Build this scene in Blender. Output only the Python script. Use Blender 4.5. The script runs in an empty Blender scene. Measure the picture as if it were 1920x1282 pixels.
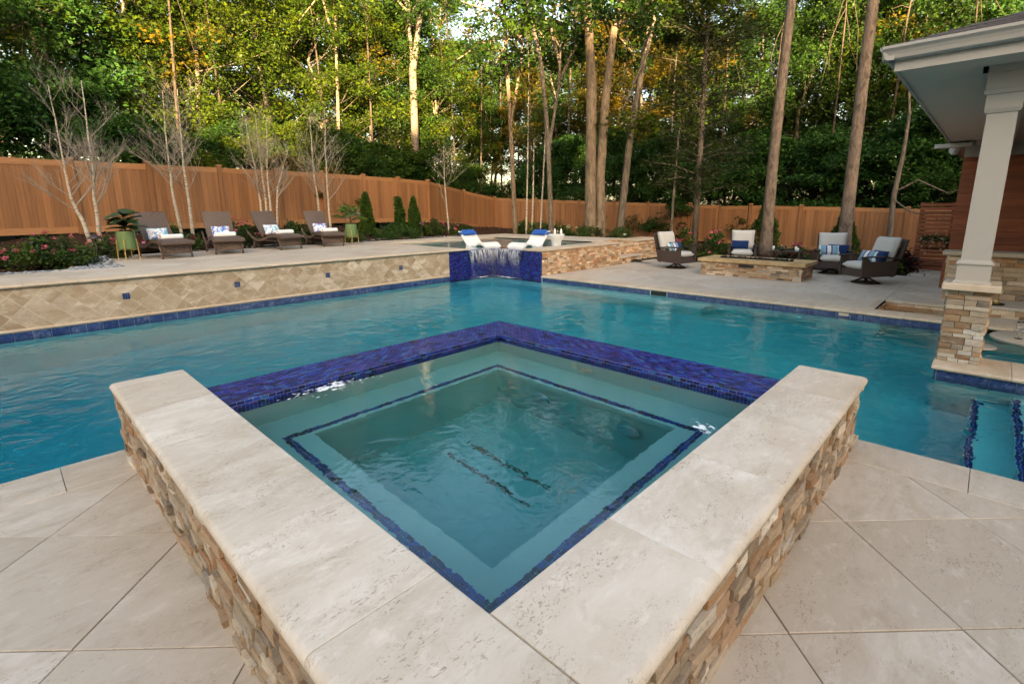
import bpy, math, random
import numpy as np
from mathutils import Vector, Matrix

# ------------------------------------------------------------------ camera, sky, sun, exposure
sc = bpy.context.scene
COL = sc.collection
R = math.radians
CAM_H = 1.65
YAW, PITCH, ROLL = 0.766857, 0.203116, -0.0076105
fw = Vector((math.cos(PITCH)*math.cos(YAW), math.cos(PITCH)*math.sin(YAW), -math.sin(PITCH)))
rt = Vector((math.sin(YAW), -math.cos(YAW), 0)); up = rt.cross(fw)
rt2 = rt*math.cos(ROLL) + up*math.sin(ROLL); up2 = -rt*math.sin(ROLL) + up*math.cos(ROLL)
cam = bpy.data.cameras.new("camera"); camo = bpy.data.objects.new("camera", cam); COL.objects.link(camo)
cam.sensor_width = 36; cam.lens = 17.38; cam.shift_y = -0.0294; cam.clip_start = 0.05; cam.clip_end = 2000
m3 = Matrix((rt2, up2, -fw)).transposed()
camo.matrix_world = Matrix.Translation((0, 0, CAM_H)) @ m3.to_4x4()
sc.camera = camo

SUN_EL, SUN_AZ = 12.0, 218.5
w = bpy.data.worlds.new("World"); sc.world = w; w.use_nodes = True
nt = w.node_tree; sky = nt.nodes.new("ShaderNodeTexSky"); sky.sky_type = 'NISHITA'; sky.sun_disc = False
sky.sun_elevation = R(SUN_EL); sky.sun_rotation = R(SUN_AZ); sky.dust_density = 3.0; sky.ozone_density = 0.6; sky.air_density = 1.0
nt.links.new(sky.outputs[0], nt.nodes["Background"].inputs[0]); nt.nodes["Background"].inputs[1].default_value = 0.07
sun = bpy.data.lights.new("sun", 'SUN'); sun.energy = 4.2; sun.angle = R(0.6); sun.color = (1.0, 0.78, 0.48)
suno = bpy.data.objects.new("sun", sun); COL.objects.link(suno)
sd = Vector((math.sin(R(SUN_AZ))*math.cos(R(SUN_EL)), math.cos(R(SUN_AZ))*math.cos(R(SUN_EL)), math.sin(R(SUN_EL))))
suno.rotation_euler = sd.to_track_quat('Z', 'Y').to_euler(); suno.location = (0, 0, 30)
vs = sc.view_settings; vs.view_transform = 'Standard'; vs.look = 'None'; vs.gamma = 1; vs.use_curve_mapping = False
vs.exposure = 3.56
vs.use_white_balance = True; vs.white_balance_temperature = 7800; vs.white_balance_tint = 12
sc.cycles.use_denoising = True; sc.cycles.max_bounces = 8; sc.cycles.transparent_max_bounces = 16
sc.cycles.caustics_refractive = True; sc.cycles.caustics_reflective = False; sc.cycles.sample_clamp_indirect = 6

# ------------------------------------------------------------------ helpers
rnd = random.Random(7)
def link(o, parent=None):
    COL.objects.link(o)
    if parent is not None: o.parent = parent
    return o
def tag(o, label=None, cat=None, group=None, kind=None):
    for k, v in (("label", label), ("category", cat), ("group", group), ("kind", kind)):
        if v: o[k] = v
    return o
def empty(name, loc=(0, 0, 0), rz=0.0):
    o = bpy.data.objects.new(name, None); o.location = loc; o.rotation_euler = (0, 0, rz); o.empty_display_size = .1
    return link(o)
def thing(name, label, cat, loc=(0, 0, 0), rz=0.0, group=None, kind=None):
    return tag(empty(name, loc, rz), label, cat, group, kind)
def inst(name, me, parent=None, loc=(0, 0, 0), rot=(0, 0, 0), scale=(1, 1, 1)):
    o = bpy.data.objects.new(name, me); o.location = loc; o.rotation_euler = rot; o.scale = scale
    return link(o, parent)
def copy_tree(o, parent=None):
    c = o.copy(); COL.objects.link(c); c.parent = parent
    for ch in list(o.children): copy_tree(ch, c)
    return c

class MB:
    def __init__(s): s.v = []; s.f = []
    def add(s, vs_, fs):
        n = len(s.v); s.v += [tuple(p) for p in vs_]; s.f += [tuple(i+n for i in f) for f in fs]; return s
    def bb(s, x0, x1, y0, y1, z0, z1):
        return s.add([(x0,y0,z0),(x1,y0,z0),(x1,y1,z0),(x0,y1,z0),(x0,y0,z1),(x1,y0,z1),(x1,y1,z1),(x0,y1,z1)],
                     [(0,3,2,1),(4,5,6,7),(0,1,5,4),(1,2,6,5),(2,3,7,6),(3,0,4,7)])
    def box(s, c, d, M=None):
        M = M or Matrix.Identity(3)
        vs_ = [Vector(c) + M @ Vector((sx*d[0]/2, sy*d[1]/2, sz*d[2]/2)) for sx, sy, sz in
               ((-1,-1,-1),(1,-1,-1),(1,1,-1),(-1,1,-1),(-1,-1,1),(1,-1,1),(1,1,1),(-1,1,1))]
        return s.add(vs_, [(0,3,2,1),(4,5,6,7),(0,1,5,4),(1,2,6,5),(2,3,7,6),(3,0,4,7)])
    def prism(s, poly, z0, z1, ch=0.0):
        n = len(poly); cx = sum(p[0] for p in poly)/n; cy = sum(p[1] for p in poly)/n
        lo = [(p[0], p[1], z0) for p in poly]; mid = [(p[0], p[1], z1-ch) for p in poly]
        if ch:
            top = []
            for i in range(n):
                p = Vector(poly[i]); d = (Vector((cx, cy)) - p)
                top.append((*(p + d.normalized()*ch*1.3), z1))
            rings = [lo, mid, top]
        else: rings = [lo, [(p[0], p[1], z1) for p in poly]]
        vs_ = [p for r in rings for p in r]; fs = [tuple(reversed(range(n)))]
        for k in range(len(rings)-1):
            for i in range(n): j = (i+1) % n; fs.append((k*n+i, k*n+j, (k+1)*n+j, (k+1)*n+i))
        fs.append(tuple((len(rings)-1)*n+i for i in range(n)))
        return s.add(vs_, fs)
    def extr(s, prof, a, b, side, upv=(0, 0, 1)):
        """prof: list of (across, height); extruded from a to b; 'side' = across direction"""
        a, b, side, upv = Vector(a), Vector(b), Vector(side), Vector(upv); n = len(prof)
        vs_ = [e + side*x + upv*z for e in (a, b) for x, z in prof]
        fs = [tuple(range(n)), tuple(reversed(range(n, 2*n)))]
        fs += [(i, n+i, n+(i+1) % n, (i+1) % n) for i in range(n)]
        # orientation is fixed in build() by recalculating normals
        return s.add(vs_, fs)
    def tube(s, pts, rad, n=8, cap=True):
        pts = [Vector(p) for p in pts]; k = len(pts)
        if not hasattr(rad, '__len__'): rad = [rad]*k
        rings = []; ref = None
        for i, p in enumerate(pts):
            t = (pts[min(i+1, k-1)] - pts[max(i-1, 0)])
            t = t.normalized() if t.length > 1e-9 else Vector((0, 0, 1))
            if ref is None: ref = Vector((1, 0, 0)) if abs(t.x) < .8 else Vector((0, 1, 0))
            u = (ref - t*ref.dot(t)).normalized(); ref = u; v_ = t.cross(u)
            rings.append([p + (u*math.cos(2*math.pi*j/n) + v_*math.sin(2*math.pi*j/n))*rad[i] for j in range(n)])
        vs_ = [q for r_ in rings for q in r_]; fs = []
        for i in range(k-1):
            for j in range(n): fs.append((i*n+j, i*n+(j+1) % n, (i+1)*n+(j+1) % n, (i+1)*n+j))
        if cap: fs += [tuple(reversed(range(n))), tuple((k-1)*n+j for j in range(n))]
        return s.add(vs_, fs)
    def lathe(s, prof, n=24, c=(0, 0, 0)):
        vs_ = []; fs = []
        for r_, z in prof:
            for j in range(n): a = 2*math.pi*j/n; vs_.append((c[0]+r_*math.cos(a), c[1]+r_*math.sin(a), c[2]+z))
        k = len(prof)
        for i in range(k-1):
            for j in range(n): fs.append((i*n+j, i*n+(j+1) % n, (i+1)*n+(j+1) % n, (i+1)*n+j))
        fs += [tuple(reversed(range(n))), tuple((k-1)*n+j for j in range(n))]
        return s.add(vs_, fs)
    def grid(s, fn, nu, nv, flip=False):
        vs_ = [fn(i/nu, j/nv) for i in range(nu+1) for j in range(nv+1)]
        fs = []
        for i in range(nu):
            for j in range(nv):
                q = (i*(nv+1)+j, (i+1)*(nv+1)+j, (i+1)*(nv+1)+j+1, i*(nv+1)+j+1)
                fs.append(tuple(reversed(q)) if flip else q)
        return s.add(vs_, fs)
    def mesh(s, name, mat=None, smooth=False, fix=True):
        me = bpy.data.meshes.new(name); me.from_pydata(s.v, [], s.f)
        if fix:
            import bmesh
            bm = bmesh.new(); bm.from_mesh(me); bmesh.ops.recalc_face_normals(bm, faces=bm.faces); bm.to_mesh(me); bm.free()
        if mat: me.materials.append(mat)
        if smooth:
            me.polygons.foreach_set("use_smooth", [True]*len(me.polygons))
        me.update(); return me
    def build(s, name, mat=None, parent=None, smooth=False, loc=(0, 0, 0), rot=(0, 0, 0), bevel=0, fix=True, auto=False):
        o = inst(name, s.mesh(name, mat, smooth or auto, fix), parent, loc, rot)
        if bevel:
            b = o.modifiers.new("bevel", 'BEVEL'); b.width = bevel; b.segments = 2; b.limit_method = 'ANGLE'; b.angle_limit = R(40)
        if auto:
            try: o.data.set_sharp_from_angle(angle=R(40))
            except Exception: pass
        return o

def cushion_mesh(name, mat, wx, wy, h, seg=10, p=4.0, edge=.25, seed=0):
    """soft box: superelliptic plan, puffed faces, thin piped edge"""
    r_ = random.Random(seed); mb = MB()
    ph = [r_.uniform(0, 6) for _ in range(4)]
    def f(sgn):
        def g(u, v):
            x = 2*u-1; y = 2*v-1
            e = max(abs(x), abs(y))
            t = (1-abs(x)**p)*(1-abs(y)**p)
            z = sgn*h/2*(edge + (1-edge)*max(t, 0)**.5)*(1+.05*math.sin(3*x+ph[0])*math.sin(3*y+ph[1]))
            if e > .999: z = sgn*h/2*edge*.4
            k = 1-.035*(1-min(abs(x), abs(y)))*(1 if e > .9 else .6)
            return (x*wx/2*k, y*wy/2*k, z)
        return g
    mb.grid(f(1), seg, seg); mb.grid(f(-1), seg, seg, True)
    me = mb.mesh(name, mat, True, fix=False)
    import bmesh
    bm = bmesh.new(); bm.from_mesh(me); 
    b = [e for e in bm.edges if e.is_boundary]
    bmesh.ops.bridge_loops(bm, edges=b) if b else None
    bmesh.ops.recalc_face_normals(bm, faces=bm.faces); bm.to_mesh(me); bm.free()
    me.polygons.foreach_set("use_smooth", [True]*len(me.polygons)); return me

# ------------------------------------------------------------------ materials
class NT:
    def __init__(s, name):
        s.m = bpy.data.materials.new(name); s.m.use_nodes = True; s.t = s.m.node_tree
        s.p = s.t.nodes["Principled BSDF"]; s.out = s.t.nodes["Material Output"]
    def n(s, typ, **kw):
        nd = s.t.nodes.new(typ)
        for k, v in kw.items(): setattr(nd, k, v)
        return nd
    def put(s, sock, val):
        if hasattr(val, 'links') or isinstance(val, bpy.types.NodeSocket): s.t.links.new(val, sock)
        else:
            try: sock.default_value = val
            except Exception: sock.default_value = (*val, 1)
    def vec(s, kind='obj', scale=(1, 1, 1), rot=(0, 0, 0), rand=0.0, island=False):
        if kind == 'pos': v = s.n("ShaderNodeNewGeometry").outputs["Position"]
        elif kind == 'gen': v = s.n("ShaderNodeTexCoord").outputs["Generated"]
        else: v = s.n("ShaderNodeTexCoord").outputs["Object"]
        if rand:
            r_ = s.n("ShaderNodeNewGeometry").outputs["Random Per Island"] if island else s.n("ShaderNodeObjectInfo").outputs["Random"]
            mu = s.n("ShaderNodeMath", operation='MULTIPLY'); s.put(mu.inputs[0], r_); mu.inputs[1].default_value = rand
            ad = s.n("ShaderNodeVectorMath", operation='ADD'); s.put(ad.inputs[0], v); s.put(ad.inputs[1], mu.outputs[0]); v = ad.outputs[0]
        mp = s.n("ShaderNodeMapping"); s.put(mp.inputs[0], v); mp.inputs["Scale"].default_value = scale; mp.inputs["Rotation"].default_value = rot
        return mp.outputs[0]
    def rand(s, island=False):
        return s.n("ShaderNodeNewGeometry").outputs["Random Per Island"] if island else s.n("ShaderNodeObjectInfo").outputs["Random"]
    def noise(s, v, scale=5, detail=4, rough=.5, dist=0):
        nd = s.n("ShaderNodeTexNoise"); s.put(nd.inputs["Vector"], v)
        nd.inputs["Scale"].default_value = scale; nd.inputs["Detail"].default_value = detail
        nd.inputs["Roughness"].default_value = rough; nd.inputs["Distortion"].default_value = dist
        return nd.outputs["Fac"]
    def voro(s, v, scale=5, feature='F1', out="Distance", rnd_=1):
        nd = s.n("ShaderNodeTexVoronoi", feature=feature); s.put(nd.inputs["Vector"], v)
        nd.inputs["Scale"].default_value = scale; nd.inputs["Randomness"].default_value = rnd_
        return nd.outputs[out]
    def ramp(s, fac, stops, interp='LINEAR'):
        nd = s.n("ShaderNodeValToRGB"); cr = nd.color_ramp; cr.interpolation = interp
        while len(cr.elements) < len(stops): cr.elements.new(.5)
        for e, (pos, c) in zip(cr.elements, stops):
            e.position = pos; e.color = (*c, 1) if hasattr(c, '__len__') else (c, c, c, 1)
        s.put(nd.inputs[0], fac); return nd.outputs[0]
    def mix(s, fac, a, b, blend='MIX'):
        nd = s.n("ShaderNodeMix", data_type='RGBA', blend_type=blend)
        s.put(nd.inputs[0], fac); s.put(nd.inputs[6], a); s.put(nd.inputs[7], b); return nd.outputs[2]
    def math(s, op, a, b=0.0):
        nd = s.n("ShaderNodeMath", operation=op); s.put(nd.inputs[0], a); s.put(nd.inputs[1], b); return nd.outputs[0]
    def bump(s, h, strength=.3, dist=.01, normal=None):
        nd = s.n("ShaderNodeBump"); s.put(nd.inputs["Height"], h); nd.inputs["Strength"].default_value = strength
        nd.inputs["Distance"].default_value = dist
        if normal is not None: s.put(nd.inputs["Normal"], normal)
        return nd.outputs[0]
    def done(s, col=None, rough=.6, spec=.5, normal=None, **kw):
        if col is not None: s.put(s.p.inputs["Base Color"], col)
        s.put(s.p.inputs["Roughness"], rough); s.put(s.p.inputs["Specular IOR Level"], spec)
        if normal is not None: s.put(s.p.inputs["Normal"], normal)
        for k, v in kw.items(): s.put(s.p.inputs[k], v)
        return s.m

def m_plain(name, col, rough=.6, spec=.4, noise=.12, scale=12, metallic=0.0, bump=.1):
    t = NT(name); v = t.vec('obj'); nz = t.noise(v, scale, 5)
    c = t.mix(nz, [x*(1-noise) for x in col], [min(1, x*(1+noise)) for x in col])
    return t.done(c, rough, spec, t.bump(nz, bump, .004), Metallic=metallic)

def m_travertine(name, light, mid, dark, stretch=(1, 3.2, 3.2), rot=.0, pit=1.0, rough=.42, rand=37.0, tv=.8):
    t = NT(name)
    v = t.vec('pos', stretch, (0, 0, rot), rand); vf = t.vec('pos', (1, 1.8, 1), (0, 0, rot), rand)
    n1 = t.noise(v, 1.5, 8, .62, .9); n2 = t.noise(vf, 9, 8, .68, .5); n3 = t.noise(vf, 2.6, 3, .5); n4 = t.noise(vf, 55, 4, .6)
    c = t.ramp(n1, [(.30, dark), (.45, mid), (.60, light), (.80, [min(1, x*1.06) for x in light])])
    c = t.mix(t.ramp(n2, [(.44, .0), (.72, .75)]), c, mid)
    c = t.mix(t.math('MULTIPLY', t.ramp(t.rand(), [(0, .0), (.45, .1), (1, .6)]), tv), c, mid)
    c = t.mix(t.math('MULTIPLY', n4, .22), c, dark)
    rb = t.math('FRACT', t.math('MULTIPLY', t.rand(), 7.31)); c = t.mix(1.0, c, t.ramp(rb, [(0, (.90, .87, .83)), (.5, (1, .985, .965)), (1, (1.05, 1.05, 1.05))]), 'MULTIPLY')
    # pits of travertine: small holes gathered in veins
    vp = t.vec('pos', (48, 105, 80), (0, 0, rot), rand)
    vo = t.noise(vp, 1.0, 3, .6, 1.2); hole = t.ramp(vo, [(.57, 0.0), (.62, 1.0)])
    vein = t.ramp(t.noise(t.vec('pos', (1, 2.4, 2), (0, 0, rot), rand), 3.4, 4, .6, .8), [(.46, 0.0), (.60, 1.0)])
    hole = t.math('MULTIPLY', hole, t.math('MULTIPLY', vein, pit))
    blot = t.ramp(t.noise(vf, 5.5, 9, .72, .3), [(.52, 0.0), (.70, .85)]); c = t.mix(t.math('MULTIPLY', blot, pit), c, dark)
    pale = t.ramp(t.noise(vf, 7.5, 6, .7, .2), [(.55, 0.0), (.75, .6)]); c = t.mix(pale, c, [min(1, x*1.12) for x in light])
    c = t.mix(t.math('MULTIPLY', hole, .62), c, (.20, .125, .068))
    h = t.math('SUBTRACT', t.math('MULTIPLY', n2, .35), hole)
    return t.done(c, t.ramp(n2, [(.3, rough-.06), (.7, rough+.16)]), .4, t.bump(h, .35, .004))

def m_ledger(name, island=False, bright=1.0, warm=1.0, scale=1.0):
    t = NT(name); r_ = t.rand(island)
    v = t.vec('pos', (1, 1, 2.2), (0, 0, 0), 19.0, island)
    stops = [(0, (.20, .145, .10)), (.13, (.40, .31, .22)), (.24, (.31, .155, .07)), (.36, (.54, .46, .36)), (.46, (.24, .115, .05)),
             (.56, (.36, .275, .19)), (.66, (.15, .12, .10)), (.76, (.62, .55, .46)), (.86, (.33, .17, .08)), (.94, (.08, .07, .065)), (1, (.42, .30, .19))]
    stops = [(a, (b[0]*bright*warm, b[1]*bright, b[2]*bright/warm)) for a, b in stops]
    c = t.ramp(r_, stops)
    n1 = t.noise(v, 9*scale, 7, .65, .8); n2 = t.noise(v, 40*scale, 6, .7); n3 = t.noise(v, 4*scale, 3)
    c = t.mix(t.ramp(n1, [(.45, .0), (.68, .6)]), c, (.40*bright*warm, .31*bright, .21*bright/warm))
    c = t.mix(t.ramp(n3, [(.58, 0.), (.72, .38)]), c, (.30*bright*warm, .15*bright, .06*bright))
    c = t.mix(t.ramp(n2, [(.52, 0.), (.75, .7)]), c, (.10, .085, .07))
    h = t.math('ADD', n1, t.math('MULTIPLY', n2, .5))
    return t.done(c, .85, .2, t.bump(h, .7, .014))

def m_wood(name, base, dark, axis='z', scale=1.0, rough=.55, var=.25, rand=23.0):
    t = NT(name); sc_ = {'z': (16, 16, .8), 'x': (.8, 16, 16), 'y': (16, .8, 16)}[axis]
    v = t.vec('obj', sc_, (0, 0, 0), rand); n1 = t.noise(v, 1.6*scale, 6, .6, .6); n2 = t.noise(v, 6*scale, 4, .6)
    c = t.ramp(n1, [(.28, dark), (.5, base), (.75, [min(1, x*1.18) for x in base])])
    c = t.mix(t.ramp(n2, [(.5, 0.), (.8, .4)]), c, dark)
    vv = t.ramp(t.rand(), [(0, 1-var), (1, 1+var*.4)])
    c = t.mix(1.0, c, vv, 'MULTIPLY')
    return t.done(c, rough, .3, t.bump(n1, .25, .004))

def m_mosaic(name, rough=.30):
    t = NT(name); r_ = t.rand(True)
    c = t.ramp(r_, [(0, (.004, .007, .055)), (.16, (.010, .020, .20)), (.3, (.014, .014, .13)), (.42, (.008, .035, .26)), (.54, (.014, .020, .17)),
                    (.64, (.012, .016, .13)), (.74, (.02, .05, .30)), (.84, (.050, .028, .20)), (.92, (.02, .10, .28)), (1, (.16, .06, .20))], 'CONSTANT')
    v = t.vec('pos'); nz = t.noise(v, 70, 3)
    return t.done(c, rough, .35, t.bump(nz, .15, .003), **{"Coat Weight": .08, "Coat Roughness": .1})

def m_bluetile(name):
    t = NT(name); v = t.vec('pos', (1, 1, 1), (0, 0, 0), 31.0)
    n1 = t.noise(v, 11, 9, .78, 1.8); n2 = t.noise(v, 4, 3); 
    c = t.ramp(n1, [(.36, (.006, .014, .06)), (.46, (.018, .045, .17)), (.55, (.07, .12, .26)), (.64, (.24, .26, .28))])
    c = t.mix(t.ramp(t.rand(), [(0, 0.), (1, .6)]), c, (.012, .034, .13))
    return t.done(c, .22, .5, t.bump(n1, .25, .004))

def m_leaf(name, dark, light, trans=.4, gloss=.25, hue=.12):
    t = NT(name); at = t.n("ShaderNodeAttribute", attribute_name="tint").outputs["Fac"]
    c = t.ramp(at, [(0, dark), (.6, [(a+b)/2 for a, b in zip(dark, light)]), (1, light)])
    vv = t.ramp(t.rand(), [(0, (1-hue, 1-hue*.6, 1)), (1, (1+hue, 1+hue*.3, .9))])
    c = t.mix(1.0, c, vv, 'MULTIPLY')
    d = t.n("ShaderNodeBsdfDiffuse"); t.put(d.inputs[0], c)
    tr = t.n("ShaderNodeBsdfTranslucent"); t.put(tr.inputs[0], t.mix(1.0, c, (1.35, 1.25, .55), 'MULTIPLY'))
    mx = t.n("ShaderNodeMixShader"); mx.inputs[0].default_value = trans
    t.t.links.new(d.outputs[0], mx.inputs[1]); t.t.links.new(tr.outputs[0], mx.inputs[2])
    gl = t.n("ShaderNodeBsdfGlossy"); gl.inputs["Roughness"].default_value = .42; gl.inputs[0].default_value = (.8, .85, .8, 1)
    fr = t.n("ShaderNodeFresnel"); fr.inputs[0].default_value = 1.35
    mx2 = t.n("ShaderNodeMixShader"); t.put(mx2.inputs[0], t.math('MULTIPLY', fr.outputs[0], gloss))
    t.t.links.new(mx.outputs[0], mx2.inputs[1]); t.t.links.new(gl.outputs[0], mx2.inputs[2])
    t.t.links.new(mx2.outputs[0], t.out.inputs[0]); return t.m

def m_bark(name, base, dark, zs=.25, scale=14, bumpd=.05):
    t = NT(name); v = t.vec('pos', (1, 1, zs), (0, 0, 0), 11.0)
    n1 = t.noise(v, scale, 7, .65, .7); n2 = t.noise(v, scale*3.5, 5, .6); n3 = t.noise(t.vec('pos'), 1.3, 3)
    c = t.ramp(n1, [(.34, dark), (.55, base), (.75, [min(1, x*1.3) for x in base])])
    c = t.mix(t.math('MULTIPLY', n2, .4), c, dark); c = t.mix(t.ramp(n3, [(.4, 0.), (.7, .35)]), c, [x*1.25 for x in base])
    return t.done(c, .9, .15, t.bump(t.math('ADD', n1, t.math('MULTIPLY', n2, .4)), .8, bumpd))

def m_birch(name):
    t = NT(name); v = t.vec('pos', (1, 1, 5)); n1 = t.noise(v, 9, 6, .65); n2 = t.noise(t.vec('pos', (1, 1, .6)), 6, 4)
    c = t.ramp(n1, [(.38, (.09, .075, .06)), (.46, (.36, .32, .26)), (.7, (.52, .48, .41))])
    c = t.mix(t.ramp(n2, [(.5, 0.), (.7, .5)]), c, (.30, .25, .19))
    return t.done(c, .8, .2, t.bump(n1, .5, .01))

def m_wicker(name, c1, c2, chevron=False, fx=60.0):
    t = NT(name); v = t.n("ShaderNodeTexCoord").outputs["Object"]; sp = t.n("ShaderNodeSeparateXYZ"); t.put(sp.inputs[0], v)
    x, y, z = sp.outputs
    if chevron:
        a = t.math('SUBTRACT', t.math('ADD', z, y), t.math('MULTIPLY', t.math('ABSOLUTE', x), 1.25)); s1 = t.math('SINE', t.math('MULTIPLY', a, 105.0)); s2 = t.math('SINE', t.math('MULTIPLY', x, 330.0))
        h = t.math('ADD', s1, t.math('MULTIPLY', s2, .25))
    else:
        s1 = t.math('SINE', t.math('MULTIPLY', t.math('ADD', x, y), fx*4)); s2 = t.math('SINE', t.math('MULTIPLY', z, fx*5))
        h = t.math('MULTIPLY', s1, s2); h = t.math('ADD', h, t.math('MULTIPLY', s2, .5))
    nz = t.noise(t.vec('obj'), 30, 4)
    f = t.ramp(t.math('ADD', t.math('MULTIPLY', h, .35), .5), [(.12, 0.), (.7, 1.)])
    c = t.mix(f, c1, c2); c = t.mix(t.math('MULTIPLY', nz, .4), c, c1)
    return t.done(c, .5, .4, t.bump(h, .7, .006))

def m_fabric(name, col, var=.12, fx=300.0, rough=.9):
    t = NT(name); v = t.vec('obj'); n1 = t.noise(v, 90, 4); n2 = t.noise(v, 5, 3)
    c = t.mix(n1, [x*(1-var) for x in col], [min(1, x*(1+var)) for x in col]); c = t.mix(t.math('MULTIPLY', n2, .25), c, [x*.8 for x in col])
    return t.done(c, rough, .15, t.bump(t.math('ADD', n1, t.math('MULTIPLY', n2, 3)), .3, .004), **{"Sheen Weight": .15})

def m_floral(name, seed, blue=1.0):
    t = NT(name); v = t.vec('obj', (1, 1, 1), (0, 0, 0)); mp = t.n("ShaderNodeVectorMath", operation='ADD'); t.put(mp.inputs[0], v); mp.inputs[1].default_value = (seed*3.1, seed*1.7, seed)
    v = mp.outputs[0]; n1 = t.noise(v, 9, 3, .5, 1.5); n2 = t.noise(v, 13, 3, .5, 1.2); n3 = t.noise(v, 24, 3, .6, 1); n4 = t.noise(v, 17, 2, .5, 2)
    c = t.mix(t.ramp(n1, [(.50, 0.), (.54, 1.)]), (.80, .80, .80), (.12, .50, .66))
    c = t.mix(t.ramp(n2, [(.58-.06*blue, 0.), (.62-.06*blue, 1.)]), c, (.04, .13, .55))
    c = t.mix(t.ramp(n3, [(.60, 0.), (.63, 1.)]), c, (.42, .66, .78)); c = t.mix(t.ramp(n4, [(.60, 0.), (.64, 1.)]), c, (.66, .10, .34))
    return t.done(c, .85, .15)

def m_stripe(name, seed=0):
    t = NT(name); v = t.n("ShaderNodeTexCoord").outputs["Object"]; sp = t.n("ShaderNodeSeparateXYZ"); t.put(sp.inputs[0], v)
    zig = t.math('MULTIPLY', t.math('PINGPONG', t.math('MULTIPLY', sp.outputs[1], 22.0), .5), .022)
    a = t.math('ADD', t.math('ADD', sp.outputs[0], zig), .26)
    a = t.math('DIVIDE', a, .52)
    W, B, L, T = (.70, .70, .68), (.04, .07, .20), (.26, .32, .45), (.10, .36, .44)
    c = t.ramp(a, [(0, W), (.14, T), (.24, L), (.34, B), (.40, W), (.56, B), (.62, L), (.74, T), (.84, W)], 'CONSTANT')
    return t.done(c, .9, .15)

MAT = {}
TL, TMID, TD = (.575, .515, .455), (.475, .405, .335), (.36, .285, .21)
MAT['trav'] = m_travertine('travertine_paver', TL, TMID, TD, rot=R(-45), pit=.8, tv=1.5)
MAT['trav_r'] = m_travertine('travertine_paver_far', (.60, .54, .475), (.52, .45, .38), (.40, .33, .26), rot=R(10), pit=.3, tv=1.4)
MAT['cop_l'] = m_travertine('travertine_coping_long', (.69, .63, .565), (.59, .51, .43), (.46, .375, .295), rot=R(0), pit=.85, stretch=(1.0, 2.6, 2.6))
MAT['cop_r'] = m_travertine('travertine_coping_cross', (.69, .63, .565), (.59, .51, .43), (.46, .375, .295), rot=R(-70), pit=.85, stretch=(1.0, 2.2, 2.2))
MAT['cop_d'] = m_travertine('travertine_deck_edge', (.60, .54, .475), (.51, .435, .36), (.39, .31, .235), rot=R(-30), pit=.7)
MAT['cop_e'] = m_travertine('travertine_edge', (.60, .52, .43), (.53, .43, .33), (.42, .33, .24), rot=R(5), pit=.3)
MAT['trav_tile'] = m_travertine('travertine_tile', (.72, .65, .56), (.41, .32, .225), (.30, .21, .13), rot=R(40), pit=.5, stretch=(1, 1, 3), rand=91, tv=1.5)
MAT['cap_gold'] = m_travertine('fire_pit_cap_stone', (.60, .44, .25), (.50, .33, .16), (.36, .21, .085), rot=R(80), pit=.3)
MAT['ledger'] = m_ledger('ledger_stone', False, 1.12, .99)
MAT['ledger_far'] = m_ledger('ledger_stone_far', True, 1.30, 1.07)
MAT['ledger_grey'] = m_ledger('ledger_stone_pillar', False, 1.1, .93)
MAT['ledger_j'] = m_ledger('ledger_stone_joined', True, 1.12, .99)
MAT['mortar'] = m_plain('mortar', (.045, .036, .03), .95, .1)
MAT['grout'] = m_plain('grout_sand', (.10, .078, .055), .95, .1)
MAT['grout_l'] = m_plain('grout_light', (.60, .53, .44), .9, .1)
MAT['mosaic'] = m_mosaic('glass_mosaic')
MAT['bluetile'] = m_bluetile('blue_tile')
MAT['fence'] = m_wood('fence_board', (.28, .130, .058), (.19, .084, .036), 'z', 1.0, .6, .26)
MAT['fence_x'] = m_wood('fence_rail', (.33, .16, .073), (.25, .116, .05), 'x', 1.0, .6, .12)
MAT['cedar'] = m_wood('cedar_siding', (.29, .082, .036), (.17, .044, .02), 'y', 1.0, .5, .25)
MAT['cedar_x'] = m_wood('cedar_side', (.29, .082, .036), (.17, .044, .02), 'x', 1.0, .5, .25)
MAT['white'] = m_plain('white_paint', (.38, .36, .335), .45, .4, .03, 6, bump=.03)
MAT['white_dark'] = m_plain('soffit_paint', (.56, .45, .37), .6, .3, .03, 6, bump=.03)
MAT['whiteplastic'] = m_plain('white_plastic', (.74, .75, .75), .3, .4, .02, 6, bump=.02)
MAT['shingle'] = m_plain('asphalt_shingle', (.085, .075, .075), .95, .1, .5, 60, bump=.5)
MAT['wick'] = m_wicker('wicker_brown', (.055, .035, .027), (.165, .115, .092))
MAT['wick_ch'] = m_wicker('wicker_chevron', (.045, .03, .023), (.185, .135, .11), True)
MAT['wick_dk'] = m_wicker('wicker_dark', (.028, .018, .015), (.105, .066, .052))
MAT['bronze'] = m_plain('bronze_metal', (.045, .033, .027), .45, .5, .2, 20, .4)
MAT['gold'] = m_plain('brass', (.62, .42, .16), .35, .5, .1, 20, .6)
MAT['green_pot'] = m_plain('sage_green_enamel', (.105, .185, .075), .35, .45, .08, 10, bump=.03)
MAT['cream'] = m_fabric('cream_fabric', (.50, .485, .46))
MAT['navy'] = m_fabric('navy_fabric', (.006, .026, .10))
MAT['towel'] = m_fabric('towel_white', (.78, .78, .80))
MAT['teal'] = m_fabric('teal_edge', (.10, .48, .44))
MAT['bluepad'] = m_fabric('royal_blue_fabric', (.010, .09, .38))
MAT['flor1'] = m_floral('floral_pink', 1.0, -.6); MAT['flor2'] = m_floral('floral_blue', 2.3, 1.0); MAT['flor3'] = m_floral('floral_lilac', 4.4, -.5); MAT['flor4'] = m_floral('floral_bright', 6.1, .8)
MAT['stripe'] = m_stripe('zigzag_stripe')
MAT['black'] = m_plain('black', (.012, .012, .013), .5, .4)
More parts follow.
